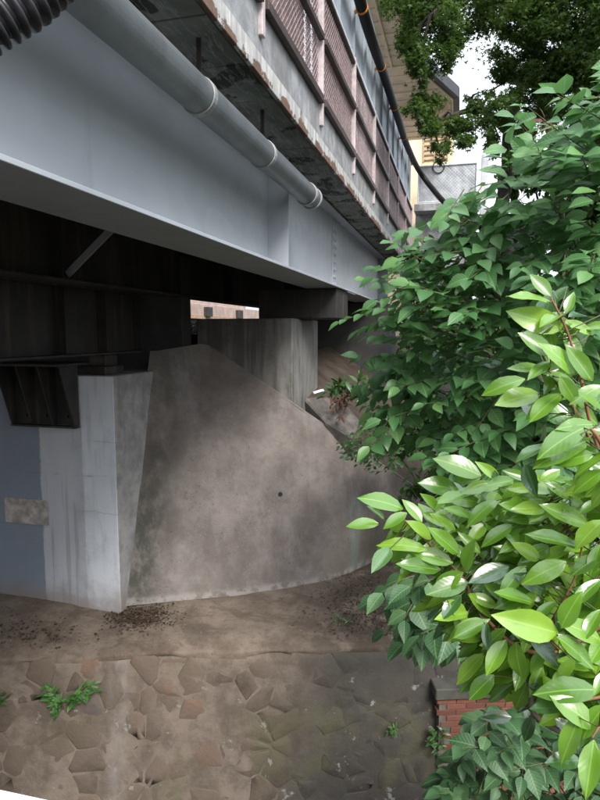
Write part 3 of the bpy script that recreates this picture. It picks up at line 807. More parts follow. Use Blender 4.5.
# ================================================================== platform slab, curb and fascia
SX = -1.35
SZ0, SZ1 = 1.755, 1.95
PYE = 17.6
ps = thing('platform_slab', 'weathered concrete platform slab with peeling white edge', 'platform', (-2.6, 6, SZ0))
y = YA; k = 0
while y < PYE - 0.1:
    L_ = 0.62
    m = MB(); dz = random.uniform(-0.006, 0.006); m.box(-4.0, SX - 0.06, y + 0.004, min(y + L_ - 0.004, PYE), SZ0 + dz, SZ1)
    m.build('slab_panel', M['slab'], ps, bevel=0.004); y += L_; k += 1
m = MB(); m.box(-4.0, SX - 0.06, -25, YA, SZ0, SZ1); m.build('slab_panel', M['slab'], ps)
m = MB(); m.box(SX - 0.055, SX - 0.032, -25, PYE, SZ0 - 0.006, SZ0 + 0.1); m.build('drip_angle', M['brown'], ps)
m = MB(); m.box(SX - 0.03, SX, -25, PYE, SZ0 - 0.03, 1.87); m.build('fascia', M['fascia'], ps, bevel=0.004)
m = MB(); m.box(SX - 0.16, SX - 0.012, -25, PYE, 1.8725, 2.205); m.build('curb', M['curb'], ps, bevel=0.01)
m = MB(); m.box(-4.0, SX - 0.162, -25, PYE, SZ1 + 0.003, 2.05); m.build('paving', M['curb'], ps)

# ================================================================== fences on the platform edge
FX = SX - 0.01
pf = thing('platform_fence', 'pinkish chain-link fence with brown rails along the platform edge', 'fence', (FX, 7, 2.18))
posts = [yx(262, FX) + 1.82 * k for k in range(-2, 8)]
for k, y in enumerate(posts):
    m = MB(); m.box(FX - 0.035, FX + 0.03, y - 0.032, y + 0.032, 1.98, 3.36); m.build('post', M['post'], pf, bevel=0.006)
for y0, y1 in zip(posts, posts[1:]):
    a, b = y0 + 0.045, y1 - 0.045
    m = MB(); m.box(FX, FX + 0.05, a, b, 2.172, 2.245); m.build('lower_rail', M['brown'], pf, bevel=0.005)
    m = MB(); m.box(FX - 0.005, FX + 0.05, a, b, 2.74, 2.80); m.build('middle_rail', M['brown'], pf, bevel=0.005)
    m = MB(); m.box(FX - 0.02, FX + 0.03, a, b, 3.27, 3.31); m.build('upper_rail', M['brown'], pf, bevel=0.005)
    # chain-link wires
    m = MB(); h = 3.26 - 2.25; st = 0.062; n = int((b - a + h) / st)
    for q in range(n):
        for sg in (1, -1):
            t0 = a - h + q * st
            p0, p1 = (t0, 2.25), (t0 + h, 3.26)
            if p0[0] < a: p0 = (a, 2.25 + (a - t0))
            if p1[0] > b: p1 = (b, 2.25 + (b - t0))
            if p1[0] - p0[0] < 0.02: continue
            if sg < 0: p0, p1 = (p0[0], 5.51 - p0[1]), (p1[0], 5.51 - p1[1])
            m.tube([(FX - 0.012 + 0.004 * sg, p0[0], p0[1]), (FX - 0.012 + 0.004 * sg, p1[0], p1[1])], 0.0042, 3, False)
    m.build('wire_mesh', M['wire'], pf)
slat_me = MB().box(-0.008, 0.008, -0.055, 0.055, 0, 1.2).mesh('slat', M['slat'])
y = posts[0]
while y < posts[-1]:
    if random.random() > 0.08:
        inst('slat', slat_me, Matrix.Translation((FX - 0.075 + random.uniform(-0.01, 0.01), y, 2.10)), pf)
    y += 0.135 + (0.05 if random.random() < 0.12 else 0)
sc_ = thing('mesh_screen', 'tall blue-grey screen panels above the pink fence', 'screen', (FX, 8, 3.3))
for k, (y0, y1) in enumerate(zip(posts, posts[1:])):
    for h_ in (0, 1):
        a = y0 + (y1 - y0) * h_ / 2; b = a + (y1 - y0) / 2
        m = MB(); n = 26
        m.add([(FX - 0.03 + 0.0025 * (q % 2), a + 0.02 + (b - a - 0.04) * q / n, z) for z in (3.37, 4.42) for q in range(n + 1)], [(q, q + 1, n + 2 + q, n + 1 + q) for q in range(n)])
        m.build('panel', M['screen'], sc_)
        m = MB(); m.box(FX - 0.03, FX + 0.012, a - 0.016, a + 0.016, 3.365, 4.44); m.build('screen_post', M['screen'], sc_)
m = MB(); m.box(FX - 0.04, FX + 0.02, posts[0], posts[-1], 3.325, 3.362); m.build('base_rail', M['screen_frame'], sc_)
m = MB(); m.box(FX - 0.03, FX + 0.01, posts[0], posts[-1], 4.44, 4.47); m.build('top_rail', M['screen'], sc_)

# black cable strung along the screen, with ties
cpts = [V((-1.27, 1.0, 4.15)), V((-1.26, 4.0, 4.22))] + [on_x(a, b, -1.25) for a, b in ((362, 8), (385, 78), (397, 115), (408, 148))] + [at_d(422, 175, 15.4), at_d(447, 205, 14.6), at_d(468, 218, 13.5), at_d(500, 240, 12.0)]
cth = thing('black_cable', 'thick black cable sagging along the screen to the right', 'cable', cpts[4])
cp = smooth_path(cpts, 8)
m = MB(); m.tube(cp, 0.068, 12); m.build('sheath', M['rubber'], cth, True)
for (a, b) in ((364, 17), (381, 64), (394, 103), (404, 137)):
    p = on_x(a, b, -1.25); q = min(range(1, len(cp) - 1), key=lambda i: (cp[i] - p).length)
    t = (cp[q + 1] - cp[q - 1]).normalized()
    m = MB(); m.tube([cp[q] - t * 0.016, cp[q] + t * 0.016], 0.075, 12); m.bar(cp[q], cp[q] + V((-0.095, 0, -0.04)), 0.03, 0.03); m.build('tie', M['orange'], cth)

# ================================================================== drain pipe and hose
PX, PZ, PR = -1.525, 1.385, 0.103
ype = yx(312, PX)
dp = thing('drain_pipe', 'large grey drain pipe slung under the platform edge', 'pipe', (PX, 2.5, PZ))
m = MB()
n = 28
def ring(y, r): return [(PX + r * math.cos(2 * math.pi * j / n), y, PZ + r * math.sin(2 * math.pi * j / n)) for j in range(n)]
prof = [(-25, PR), (ype, PR), (ype + 0.002, PR - 0.012), (ype - 0.4, PR - 0.014), (ype - 0.41, 0.001)]
vs = [p for (yy, r) in prof for p in ring(yy, r)]
m.add(vs, [(a * n + j, a * n + (j + 1) % n, (a + 1) * n + (j + 1) % n, (a + 1) * n + j) for a in range(len(prof) - 1) for j in range(n)])
m.build('pipe_barrel', M['pipe'], dp, True)
def pxy(px, py): 
    # where the pipe's lit side crosses an image column
    return on_x(px, py, PX + 0.1).y
for yy, wd, rr in ((yx(205, PX) , 0.05, 0.008), (yx(265, PX), 0.05, 0.008), (ype - 0.02, 0.04, 0.012), (ype - 0.22, 0.05, 0.012), (1.1, 0.05, 0.008)):
    m = MB(); pf_ = [(yy - wd, PR + 0.0015), (yy - wd + 0.004, PR + rr), (yy, PR + rr), (yy + 0.002, PR + 0.0015)]
    vs = [p for (y_, r) in pf_ for p in ring(y_, r)]
    m.add(vs, [(a * n + j, a * n + (j + 1) % n, (a + 1) * n + (j + 1) % n, (a + 1) * n + j) for a in range(3) for j in range(n)])
    m.build('coupling', M['pipe_ring'], dp)
for yy in (yx(205, PX) + 0.05, yx(265, PX) + 0.06, 1.2, -1.5):
    m = MB(); m.bar((PX - 0.03, yy, PZ + 0.10), (PX - 0.03, yy, SZ0 - 0.008), 0.03, 0.006, (0, 1, 0))
    m.build('hanger', M['brown'], dp)
hp_ = [V((-1.46, -9.0, 1.12)), V((-1.46, -6.5, 1.10)), V((-1.46, -4.5, 1.0)), V((-1.46, -3.0, 0.85)), V((-1.46, -1.8, 0.66)), V((-1.46, -0.8, 0.52)), V((-1.44, 0.0, 0.44)), V((-1.38, 0.6, 0.44)), at_d(-140, 86, 1.30), at_d(-60, 50, 1.32), at_d(0, 16, 1.35), at_d(36, -8, 1.38), at_d(75, -55, 1.42), at_d(100, -140, 1.5), at_d(130, -260, 1.6), V((-1.12, 2.0, 2.35)), V((-1.27, 2.3, 2.7)), V((-1.29, 2.7, 2.77))]
HN = 3000
hpath = resample(smooth_path(hp_, 12), HN)
rad = [0.054 + 0.009 * (1 if (i % 6) < 3 else -1) * (1 if i % 3 == 1 else 0.8) for i in range(HN)]
m = MB(); m.tube(hpath, rad, 16)
o = m.build('corrugated_hose', M['hose'], None, True)
tag(o, 'black corrugated flexible hose crossing the top left corner', 'hose')

# ================================================================== station roof and end balcony
RZ = 5.55
eA = on_z(380, -40, RZ); eB = on_z(391, 0, RZ); eC = on_z(413, 66, RZ); eD = on_z(451, 99, RZ)
cn = thing('station_canopy', 'cream boarded station canopy with dark gutter above the screen', 'roof', (-2, 12, RZ))
Lx = -2.6
def soff(name, poly, z, th, mat):
    m = MB(); m.prism([V((p[0], p[1], z)) for p in poly], (0, 0, th)); return m.build(name, mat, cn)
far = V((eD.x + 0.0, 18.5, RZ))
soff('roof_sheet', [(Lx, 4), (eA.x, 4), (eC.x, eC.y), (eD.x, eD.y), (far.x, 18.5), (Lx, 18.5)], RZ + 0.16, 0.05, M['roof'])
# soffit boards
yy = 6.0
while yy < 18.3:
    xr = eC.x - 0.02 if yy < eC.y else min(eD.x - 0.02, eC.x + (eD.x - eC.x) * (yy - eC.y) / (eD.y - eC.y) - 0.02)
    z_ = RZ + 0.03 + random.uniform(0, 0.012) + (0.018 if int(round(yy / 0.24)) % 2 else 0)
    m = MB(); m.box(Lx, xr, yy, yy + 0.234, z_, z_ + 0.03); m.build('soffit_board', M['cream'], cn); yy += 0.24
for (a, b) in ((V((eA.x, 6, RZ)), eC), (eC, eD), (eD, far)):
    d = (V(b) - V(a)).normalized(); s_ = d.cross(V((0, 0, 1)))
    m = MB(); m.obox(V(a) + s_ * 0.002 - V((0, 0, 0.03)), V(b) - V(a), s_ * 0.05, V((0, 0, 0.17))); m.build('fascia_board', M['cream'], cn)
    m = MB(); m.obox(V(a) + s_ * 0.055 + V((0, 0, 0.0)), V(b) - V(a), s_ * 0.14, V((0, 0, 0.24))); m.build('gutter', M['gutter'], cn)
m = MB()
for k in range(3):
    m = MB(); m.bar((-1.55 - 0.2 * k, 6, RZ + 0.01), (-1.55 - 0.2 * k, eC.y, RZ + 0.01), 0.04, 0.04); m.build('batten', M['cream'], cn)
m = MB(); m.bar((Lx, eD.y + 0.5, RZ - 0.1), (eD.x - 0.1, eD.y + 0.5, RZ - 0.1), 0.12, 0.2); m.build('tie_beam', M['cream'], cn)
for yy in (7.5, 12.5, 17.5):
    m = MB(); m.box(-2.5, -2.38, yy, yy + 0.12, 2.052, RZ + 0.03); m.build('column', M['cream_wall'], cn)

bd = thing('station_building', 'cream walled station building with louvres behind the balcony', 'building', (-1.5, 22, 2))
YB = 20.0
wl = on_y(418, 160, YB).x; wr = on_y(452, 160, YB).x
m = MB(); m.box(wl - 1.5, wr, YB, YB + 4, -0.5, on_y(440, 95, YB).z); m.build('wall', M['cream_wall'], bd)
for k in range(2):
    x0 = on_y(424 + 13 * k, 160, YB).x; x1 = on_y(434 + 13 * k, 160, YB).x; za = on_y(430, 162, YB).z; zb = on_y(430, 128, YB).z
    m = MB(); m.box(x0 - 0.03, x0, YB - 0.06, YB - 0.002, za, zb); m.box(x1, x1 + 0.03, YB - 0.06, YB - 0.002, za, zb); f_ = m.build('louvre_frame', M['wood'], bd)
    for q in range(7):
        z = za + (zb - za) * (q + 0.5) / 7
        m = MB(); m.box(x0 + 0.002, x1 - 0.002, YB - 0.055, YB - 0.02, z - 0.02, z + 0.03); m.build('louvre_slat', M['wood'], f_)
bc = thing('balcony_railing', 'pale mesh-panelled balcony railing at the platform end', 'railing', (-0.3, 18, 3))
YC = 18.0
b0, b1 = on_y(418, 203, YC), on_y(477, 163, YC)
m = MB(); m.box(b0.x, b1.x, YC, YC + 0.012, b0.z, b1.z); m.build('panel', M['panel'], bc)
for (p0, p1) in (((b0.x, b0.z), (b1.x, b0.z)), ((b0.x, b1.z), (b1.x, b1.z)), ((b0.x, b0.z), (b0.x, b1.z)), ((b1.x, b0.z), (b1.x, b1.z))):
    m = MB(); m.tube([(p0[0], YC - 0.02, p0[1]), (p1[0], YC - 0.02, p1[1])], 0.022, 8); m.build('frame_tube', M['screen_frame'], bc)
m = MB(); st = 0.09; W_, H_ = b1.x - b0.x, b1.z - b0.z; nq = int((W_ + H_) / st)
for q in range(nq):
    for sg in (1, -1):
        t0 = -H_ + q * st; p0 = (t0, 0); p1 = (t0 + H_, H_)
        if p0[0] < 0: p0 = (0, -t0)
        if p1[0] > W_: p1 = (W_, W_ - t0)
        if p1[0] - p0[0] < 0.02: continue
        zz = (lambda z: z) if sg > 0 else (lambda z: H_ - z)
        m.tube([(b0.x + p0[0], YC - 0.012, b0.z + zz(p0[1])), (b0.x + p1[0], YC - 0.012, b0.z + zz(p1[1]))], 0.0035, 3, False)
m.build('wire_mesh', M['screen_frame'], bc)
m = MB(); q0, q1 = on_y(480, 208, YC), on_y(489, 154, YC); m.box(q0.x, q1.x, YC - 0.05, YC + 0.2, hill_z(0.6, 18) - 0.3, q1.z); m.build('post', M['panel'], bc, bevel=0.01)
m = MB(); m.box(b0.x - 0.1, b1.x + 0.05, YC - 0.1, YC + 1.9, b0.z - 0.25, b0.z - 0.05); m.build('landing', M['curb'], bc, bevel=0.01)
m = MB(); m.box(b0.x - 0.1, b1.x - 0.1, YC + 0.5, YC + 0.8, hill_z(0, 18.5) - 0.3, b0.z - 0.252); m.build('support_wall', M['curb'], bc)
hr = MB(); hr.tube([V((b0.x + 0.55, YC - 0.03, b1.z + 0.05)) + V((0.16 * math.cos(t), 0, 0.16 * math.sin(t) - 0.1)) for t in np.linspace(0, 6.28, 20)], 0.016, 6)
tag(hr.build('coiled_wire', M['gutter'], None), 'small coil of dark wire hung on the balcony railing', 'wire')

# ================================================================== viewer's footbridge rail
fb = thing('footbridge', 'white painted footbridge rail in the bottom left corner', 'railing', (0, -0.3, -1.7))
ra, rb_ = on_z(0, 785.5, -0.55), on_z(75, 801.5, -0.55)
rd_ = (rb_ - ra).normalized(); rn = V((rd_.y, -rd_.x, 0))
if rn.dot(-ra) < 0: rn = -rn
m = MB(); m.obox(ra - rd_ * 2.5, rd_ * 5.0, rn * 0.11, V((0, 0, -0.05))); m.build('top_rail', M['white'], fb, bevel=0.006)
for k in range(6):
    p = ra - rd_ * (2.4 - 0.95 * k) + rn * 0.035
    m = MB(); m.obox(p + V((0, 0, -1.12)), rd_ * 0.04, rn * 0.04, V((0, 0, 1.068))); m.build('post', M['white'], fb)
m = MB(); m.obox(ra - rd_ * 2.5 + V((0, 0, -1.3)), rd_ * 5.0, rn * 1.8, V((0, 0, 0.176))); m.build('deck', M['gutter'], fb)
for k in (0.3, 4.4):
    m = MB(); m.obox(ra - rd_ * (2.5 - k) + rn * 0.6 + V((0, 0, Z_BED + 0.55 - 0.2)), rd_ * 0.35, rn * 0.5, V((0, 0, -Z_BED - 0.55 - 1.302 + 0.2 - 0.0))); m.build('support', M['curb'], fb)

# ================================================================== VEGETATION
def leaf_template(nl, nw, prof, fold=0.25, curl=0.18, wave=0.0):
    vs, fs = [], []
    for i in range(nl + 1):
        t = i / nl; w_ = prof(t)
        for j in range(-nw, nw + 1):
            a = j / nw
            vs.append((a * w_, t, abs(a) * w_ * fold - curl * t * t + wave * math.sin(t * 9 + a * 2) * abs(a)))
    k = 2 * nw + 1
    for i in range(nl):
        for j in range(2 * nw):
            fs.append((i * k + j, i * k + j + 1, (i + 1) * k + j + 1, (i + 1) * k + j))
    return np.array(vs), fs
def p_ell(wd, pk=0.45, tip=1.0):
    def f(t):
        if t <= 0: return 0.012
        if t >= 1: return 0.004
        u = t / pk * 0.5 if t < pk else 0.5 + (t - pk) / (1 - pk) * 0.5
        return wd * max(0.02, math.sin(math.pi * u)) ** (0.62 if t < pk else tip)
    return f
LEAF = {
    'camellia': leaf_template(6, 2, p_ell(0.215, 0.45, 0.95), 0.32, 0.14, 0.012),
    'camellia2': leaf_template(6, 2, p_ell(0.24, 0.5, 0.9), 0.22, 0.24, 0.015),
    'camellia3': leaf_template(6, 2, p_ell(0.19, 0.42, 1.05), 0.42, 0.05, 0.03),
    'camellia4': leaf_template(6, 2, p_ell(0.23, 0.47, 0.95), 0.12, 0.32, 0.02),
    'mulberry': leaf_template(5, 2, p_ell(0.33, 0.36, 1.15), 0.22, 0.22, 0.02),
    'mulberry2': leaf_template(5, 2, p_ell(0.30, 0.40, 1.2), 0.3, 0.34, 0.025),
    'simple': leaf_template(3, 1, p_ell(0.30, 0.42, 1.0), 0.25, 0.2),
    'narrow': leaf_template(3, 1, p_ell(0.16, 0.4, 1.0), 0.25, 0.25),
}
# five-lobed maple leaf
def maple_tpl():
    vs = [(0, 0.25, 0.03)]; ang = [-125, -62, 0, 62, 125]; ln = [0.42, 0.62, 0.75, 0.62, 0.42]
    pts_ = []
    for k in range(5):
        a = math.radians(ang[k]); pts_.append((math.sin(a) * ln[k], 0.25 + math.cos(a) * ln[k], -0.08))
        if k < 4:
            b = math.radians((ang[k] + ang[k + 1]) / 2); pts_.append((math.sin(b) * 0.22, 0.25 + math.cos(b) * 0.22, 0.02))
    vs += pts_; n_ = len(pts_)
    return np.array(vs), [(0, i, i + 1) for i in range(1, n_)]
LEAF['maple'] = maple_tpl()
# leaf-tip cluster used for far foliage: three leaves crossing
def frame(d, n):
    d = V(d).normalized(); n = V(n); n = (n - d * n.dot(d))
    if n.length < 1e-4: n = d.orthogonal()
    n.normalize(); s = d.cross(n)
    return s, d, n
def leaf_me(key, mat):
    vs, fs = LEAF[key]
    me = bpy.data.meshes.new('leaf'); me.from_pydata([tuple(v) for v in vs], [], fs)
    me.polygons.foreach_set('use_smooth', [True] * len(me.polygons)); me.materials.append(mat); return me
def joined_leaves(name, key, recs, mat, parent):
    """recs: list of (pos, dir, normal, length, widthscale)"""
    if not recs: return None
    vs, fs = LEAF[key]; k = len(vs); N_ = len(recs)
    S, D, NN, Pp = (np.zeros((N_, 3)) for _ in range(4))
    for i, (p, d, n_, l, ws) in enumerate(recs):
        s, d, n_ = frame(d, n_); S[i] = s * (l * ws); D[i] = d * l; NN[i] = n_ * l; Pp[i] = p
    co = Pp[:, None, :] + vs[None, :, 0:1] * S[:, None, :] + vs[None, :, 1:2] * D[:, None, :] + vs[None, :, 2:3] * NN[:, None, :]
    co = co.reshape(-1, 3)
    fl = [len(f) for f in fs]; fi = np.array([i for f in fs for i in f])
    allf = (fi[None, :] + (np.arange(N_) * k)[:, None]).reshape(-1)
    me = bpy.data.meshes.new(name)
    me.vertices.add(len(co)); me.vertices.foreach_set('co', co.astype(np.float32).reshape(-1))
    me.loops.add(len(allf)); me.loops.foreach_set('vertex_index', allf.astype(np.int32))
    tot = np.tile(np.array(fl, dtype=np.int32), N_); st_ = np.concatenate(([0], np.cumsum(tot)[:-1])).astype(np.int32)
    me.polygons.add(len(tot)); me.polygons.foreach_set('loop_start', st_)
    me.update(calc_edges=True); me.validate()
    me.polygons.foreach_set('use_smooth', [True] * len(me.polygons))
    me.materials.append(mat)
    o = bpy.data.objects.new(name, me); COL.objects.link(o); adopt(o, parent); o['kind'] = 'stuff'
    return o
def put_leaves(parent, recs, keys, mat, limit=300):
    """The leaves that show largest become objects of their own, the rest one joined part."""
    def size(r):
        x, y, d = to_px(V(r[0]) + V(r[1]) * r[3] * 0.5)
        if d < 0.2 or not (-20 < x < 620 and -20 < y < 820): return 0
        s, dd, nn = frame(r[1], r[2]); vw = V(r[0]).normalized()
        return r[3] ** 2 * (0.25 + abs(nn.dot(vw))) / d ** 2 / (1 + 0.15 * d)
    recs = sorted(recs, key=size, reverse=True)
    rm = M.get({v: k for k, v in M.items()}[mat] + '_rib', mat)
    mes = [leaf_me(k, rm) for k in keys]
    for i, r in enumerate(recs[:limit]):
        s, d, n_ = frame(r[1], r[2]); l = r[3]
        m4 = Matrix(((s.x * l * r[4], d.x * l, n_.x * l, r[0].x), (s.y * l * r[4], d.y * l, n_.y * l, r[0].y), (s.z * l * r[4], d.z * l, n_.z * l, r[0].z), (0, 0, 0, 1)))
        inst('leaf', mes[i % len(mes)], m4, parent)
    joined_leaves('foliage', keys[0], recs[limit:], mat, parent)
def rv(s=1.0): return V((random.gauss(0, s), random.gauss(0, s), random.gauss(0, s)))
def closest_on(path, p):
    bd_, bq = 1e9, None
    for a, b in zip(path, path[1:]):
        ab_ = b - a; t = max(0, min(1, (p - a).dot(ab_) / max(ab_.length_squared, 1e-9))); q = a + ab_ * t
        if (q - p).length < bd_: bd_, bq = (q - p).length, q
    return bd_, bq

# ---------------------------------------------------------------- camellia (near, right)
camroot = at_d(760, 800, 1.9); camroot = V((camroot.x, camroot.y, Z_BED))
cam_t = thing('camellia_bush', 'near camellia with large glossy bright green leaves at right', 'bush', camroot)
twigs = []
def tw(pts, r0, r1, base=None):
    P_ = [at_d(*p) for p in pts]; P_ = smooth_path(P_, 5)
    twigs.append((P_, r0, r1)); return P_
tw([(551, 298, 1.18), (567, 331, 1.19), (580, 375, 1.2), (597, 445, 1.24), (640, 540, 1.35)], 0.0018, 0.0045)
tw([(549, 370, 1.22), (562, 392, 1.22), (576, 412, 1.23), (600, 460, 1.27), (640, 540, 1.35)], 0.0016, 0.004)
tw([(398, 514, 1.55), (430, 545, 1.52), (463, 578, 1.5), (472, 600, 1.5), (485, 617, 1.5), (515, 645, 1.48), (560, 650, 1.46), (640, 600, 1.45)], 0.002, 0.007)
tw([(482, 478, 1.72), (500, 520, 1.68), (520, 570, 1.62), (560, 640, 1.5)], 0.002, 0.005)
tw([(583, 540, 1.38), (577, 572, 1.38), (565, 598, 1.38), (548, 632, 1.4), (560, 650, 1.46)], 0.002, 0.004)
tw([(591, 429, 1.05), (604, 450, 1.06), (640, 540, 1.2)], 0.003, 0.005)
tw([(565, 708, 1.35), (585, 700, 1.36), (640, 690, 1.4)], 0.002, 0.005)
tw([(592, 738, 1.25), (605, 720, 1.28), (640, 690, 1.35)], 0.002, 0.004)
tw([(430, 500, 1.8), (460, 520, 1.75), (500, 550, 1.7), (540, 600, 1.6)], 0.002, 0.004)
tw([(540, 490, 1.55), (560, 520, 1.5), (600, 560, 1.45), (650, 600, 1.45)], 0.002, 0.004)
tw([(531, 692, 1.5), (545, 668, 1.55), (575, 640, 1.6), (640, 600, 1.6)], 0.006, 0.010)
tw([(520, 660, 1.55), (531, 690, 1.5), (540, 720, 1.52), (620, 760, 1.6)], 0.004, 0.009)
hub = at_d(680, 640, 1.5)
for P_, r0, r1 in list(twigs):
    twigs.append((smooth_path([P_[-1], P_[-1].lerp(hub, 0.6) + V((0, 0, 0.03)), hub], 4), r1, 0.012))
for k, (P_, r0, r1) in enumerate(twigs):
    m = MB(); m.tube(P_, [r0 + (r1 - r0) * i / (len(P_) - 1) for i in range(len(P_))], 6)
    m.build('branch', M['bark'] if k in (10, 11) or k >= 12 else M['twig'], cam_t, True)
m = MB(); tp = smooth_path([hub, hub + V((0.12, 0.05, -0.6)), camroot + V((0, 0, 2.2)), camroot], 6)
m.tube(tp, [0.02 + 0.05 * i / (len(tp) - 1) for i in range(len(tp))], 10); m.build('trunk', M['bark'], cam_t, True)
LV = """551 296 532 274 1.18;549 302 510 295 1.18;566 314 573 293 1.18;564 329 518 313 1.2;592 335 566 319 1.22;552 356 523 333 1.18;576 375 553 343 1.17;592 381 567 345 1.16
551 362 529 376 1.2;525 379 483 390 1.5;540 394 503 398 1.3;560 376 577 403 1.16;561 394 531 414 1.2;602 386 573 399 1.15;604 414 585 393 1.14;577 414 565 441 1.2;588 441 540 456 1.1;586 427 540 446 1.08
604 470 574 488 1.1;481 476 442 455 1.7;459 491 427 481 1.75;481 478 455 480 1.72;403 509 364 491 1.55;385 520 368 504 1.58;379 524 349 524 1.56;407 513 383 527 1.52;422 522 405 500 1.53
392 539 376 556 1.56;427 550 383 536 1.5;431 539 411 521 1.52;459 554 429 527 1.48;453 563 411 549 1.5;440 570 396 563 1.5;465 571 471 542 1.44;509 567 470 580 1.44;526 566 500 590 1.42
463 572 430 592 1.46;461 595 441 618 1.46;468 595 497 612 1.46;453 638 487 620 1.42;487 642 485 620 1.44;506 628 484 648 1.42;533 603 498 592 1.4;522 612 534 592 1.42;566 562 525 579 1.35;579 547 527 533 1.36
588 525 545 506 1.38;492 536 471 515 1.6;509 538 478 536 1.58;492 503 467 493 1.68;518 500 495 490 1.68;558 633 504 618 1.3;561 628 574 598 1.28;557 637 592 660 1.28;468 582 430 592 1.46
486 620 452 635 1.44;486 624 487 651 1.4;506 640 487 671 1.38;505 624 554 640 1.36;516 642 518 684 1.34;527 634 562 662 1.34;556 634 597 669 1.3;571 601 557 631 1.34;556 602 534 618 1.36
484 654 455 685 1.5;494 675 470 697 1.5;563 709 531 705 1.34;597 690 545 686 1.34;596 728 559 697 1.3;580 716 560 762 1.3;594 740 586 795 1.2;604 672 594 695 1.2;534 591 499 603 1.42;497 607 471 594 1.46
468 613 438 618 1.46;602 555 572 570 1.3;600 580 571 606 1.3;604 520 575 541 1.34;470 560 446 541 1.5;480 553 460 533 1.52;500 545 487 523 1.55;520 556 497 546 1.5;540 560 515 543 1.45;545 590 520 576 1.42
600 470 572 452 1.2;560 470 537 484 1.5;530 480 505 470 1.6;550 500 520 495 1.5;515 520 490 508 1.6;420 556 399 577 1.54;405 545 390 562 1.56;448 600 470 622 1.45;600 610 583 640 1.3;600 640 575 622 1.3;605 705 580 735 1.3
455 530 432 512 1.56;440 512 424 494 1.66;470 505 445 505 1.66;500 480 478 462 1.72;545 520 512 515 1.5;570 500 545 480 1.42;600 500 580 512 1.3;600 545 590 575 1.3;575 660 556 680 1.36;545 650 530 672 1.38;510 600 488 585 1.48"""
recs, old = [], []
pet = MB()
for part in LV.replace('\n', ';').split(';'):
    bx, by, tx, ty, d = (float(q) for q in part.split())
    p = at_d(bx, by, d); q = at_d(tx, ty, d - random.uniform(-0.02, 0.035))
    vw = -p.normalized()
    n_ = vw * random.uniform(0.6, 1.0) + V((0, 0, 1)) * random.uniform(0.4, 0.8) + rv(0.17)
    (old if (random.random() < 0.14 and by > 560) else recs).append((p, (q - p), n_, (q - p).length * random.uniform(1.0, 1.14), random.uniform(0.85, 1.08)))
for k in range(900):
    px = 385 + 240 * random.random(); py = 480 + 240 * random.random()
    if py < 520 and px < 455: continue
    if py > 590 and px < 430 + (py - 590) * 0.75: continue
    if 690 < py and px < 560: continue
    d_ = 1.66 - 0.0012 * (px - 400) + random.uniform(-0.02, 0.16); p = at_d(px, py, d_)
    dq, q = min((closest_on(P_, p) for P_, _, _ in twigs), key=lambda z: z[0])
    if dq > 0.15: continue
    dr = (p - q).normalized() * 0.7 + V((-0.5, -0.3, -0.25)) + rv(0.35)
    recs.append((p, dr, -p.normalized() * random.uniform(0.5, 1.0) + V((0, 0, 0.65)) + rv(0.2), random.uniform(0.07, 0.11), random.uniform(0.85, 1.08)))
for P_, r0, r1 in twigs[:2] + twigs[5:6]:
    for k in range(16):
        p = P_[int(random.random() ** 0.8 * (len(P_) - 1))] + rv(0.02) + V((0, 0, 0)) + P_[0].normalized() * random.uniform(0.0, 0.10)
        dr = V((-0.6, -0.1, 0.0)) * random.choice((1, 1, -0.6)) + V((0, 0, -0.25)) + rv(0.35)
        recs.append((p, dr, -p.normalized() * random.uniform(0.5, 1.0) + V((0, 0, 0.65)) + rv(0.2), random.uniform(0.06, 0.095), random.uniform(0.85, 1.08)))
# further leaves along every twig, deeper in the bush
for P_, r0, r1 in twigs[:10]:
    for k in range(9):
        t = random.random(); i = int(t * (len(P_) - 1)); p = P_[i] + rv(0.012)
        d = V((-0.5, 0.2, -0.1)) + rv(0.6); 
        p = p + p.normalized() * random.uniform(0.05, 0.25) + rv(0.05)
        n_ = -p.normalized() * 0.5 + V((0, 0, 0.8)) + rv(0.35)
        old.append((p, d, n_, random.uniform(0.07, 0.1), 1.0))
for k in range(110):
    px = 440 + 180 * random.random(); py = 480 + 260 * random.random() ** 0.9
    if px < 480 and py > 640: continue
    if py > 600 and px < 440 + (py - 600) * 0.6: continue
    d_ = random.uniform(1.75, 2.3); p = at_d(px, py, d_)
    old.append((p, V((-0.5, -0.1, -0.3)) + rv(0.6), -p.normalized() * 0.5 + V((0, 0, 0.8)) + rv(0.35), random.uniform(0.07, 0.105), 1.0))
for r in recs + old:
    dq, q = min((closest_on(P_, r[0]) for P_, _, _ in twigs), key=lambda z: z[0])
    if 0.004 < dq < 0.25: pet.tube([q, q.lerp(r[0], 0.5) + V((0, 0, -0.003)), r[0] + r[1].normalized() * 0.004], [0.0016, 0.0013, 0.0011], 4)
pet.build('petioles', M['green_twig'], cam_t, True)['kind'] = 'stuff'
put_leaves(cam_t, recs, ['camellia', 'camellia2', 'camellia3', 'camellia4'], M['camellia'], 300)
put_leaves(cam_t, old, ['camellia', 'camellia2'], M['camellia_old'], 130)

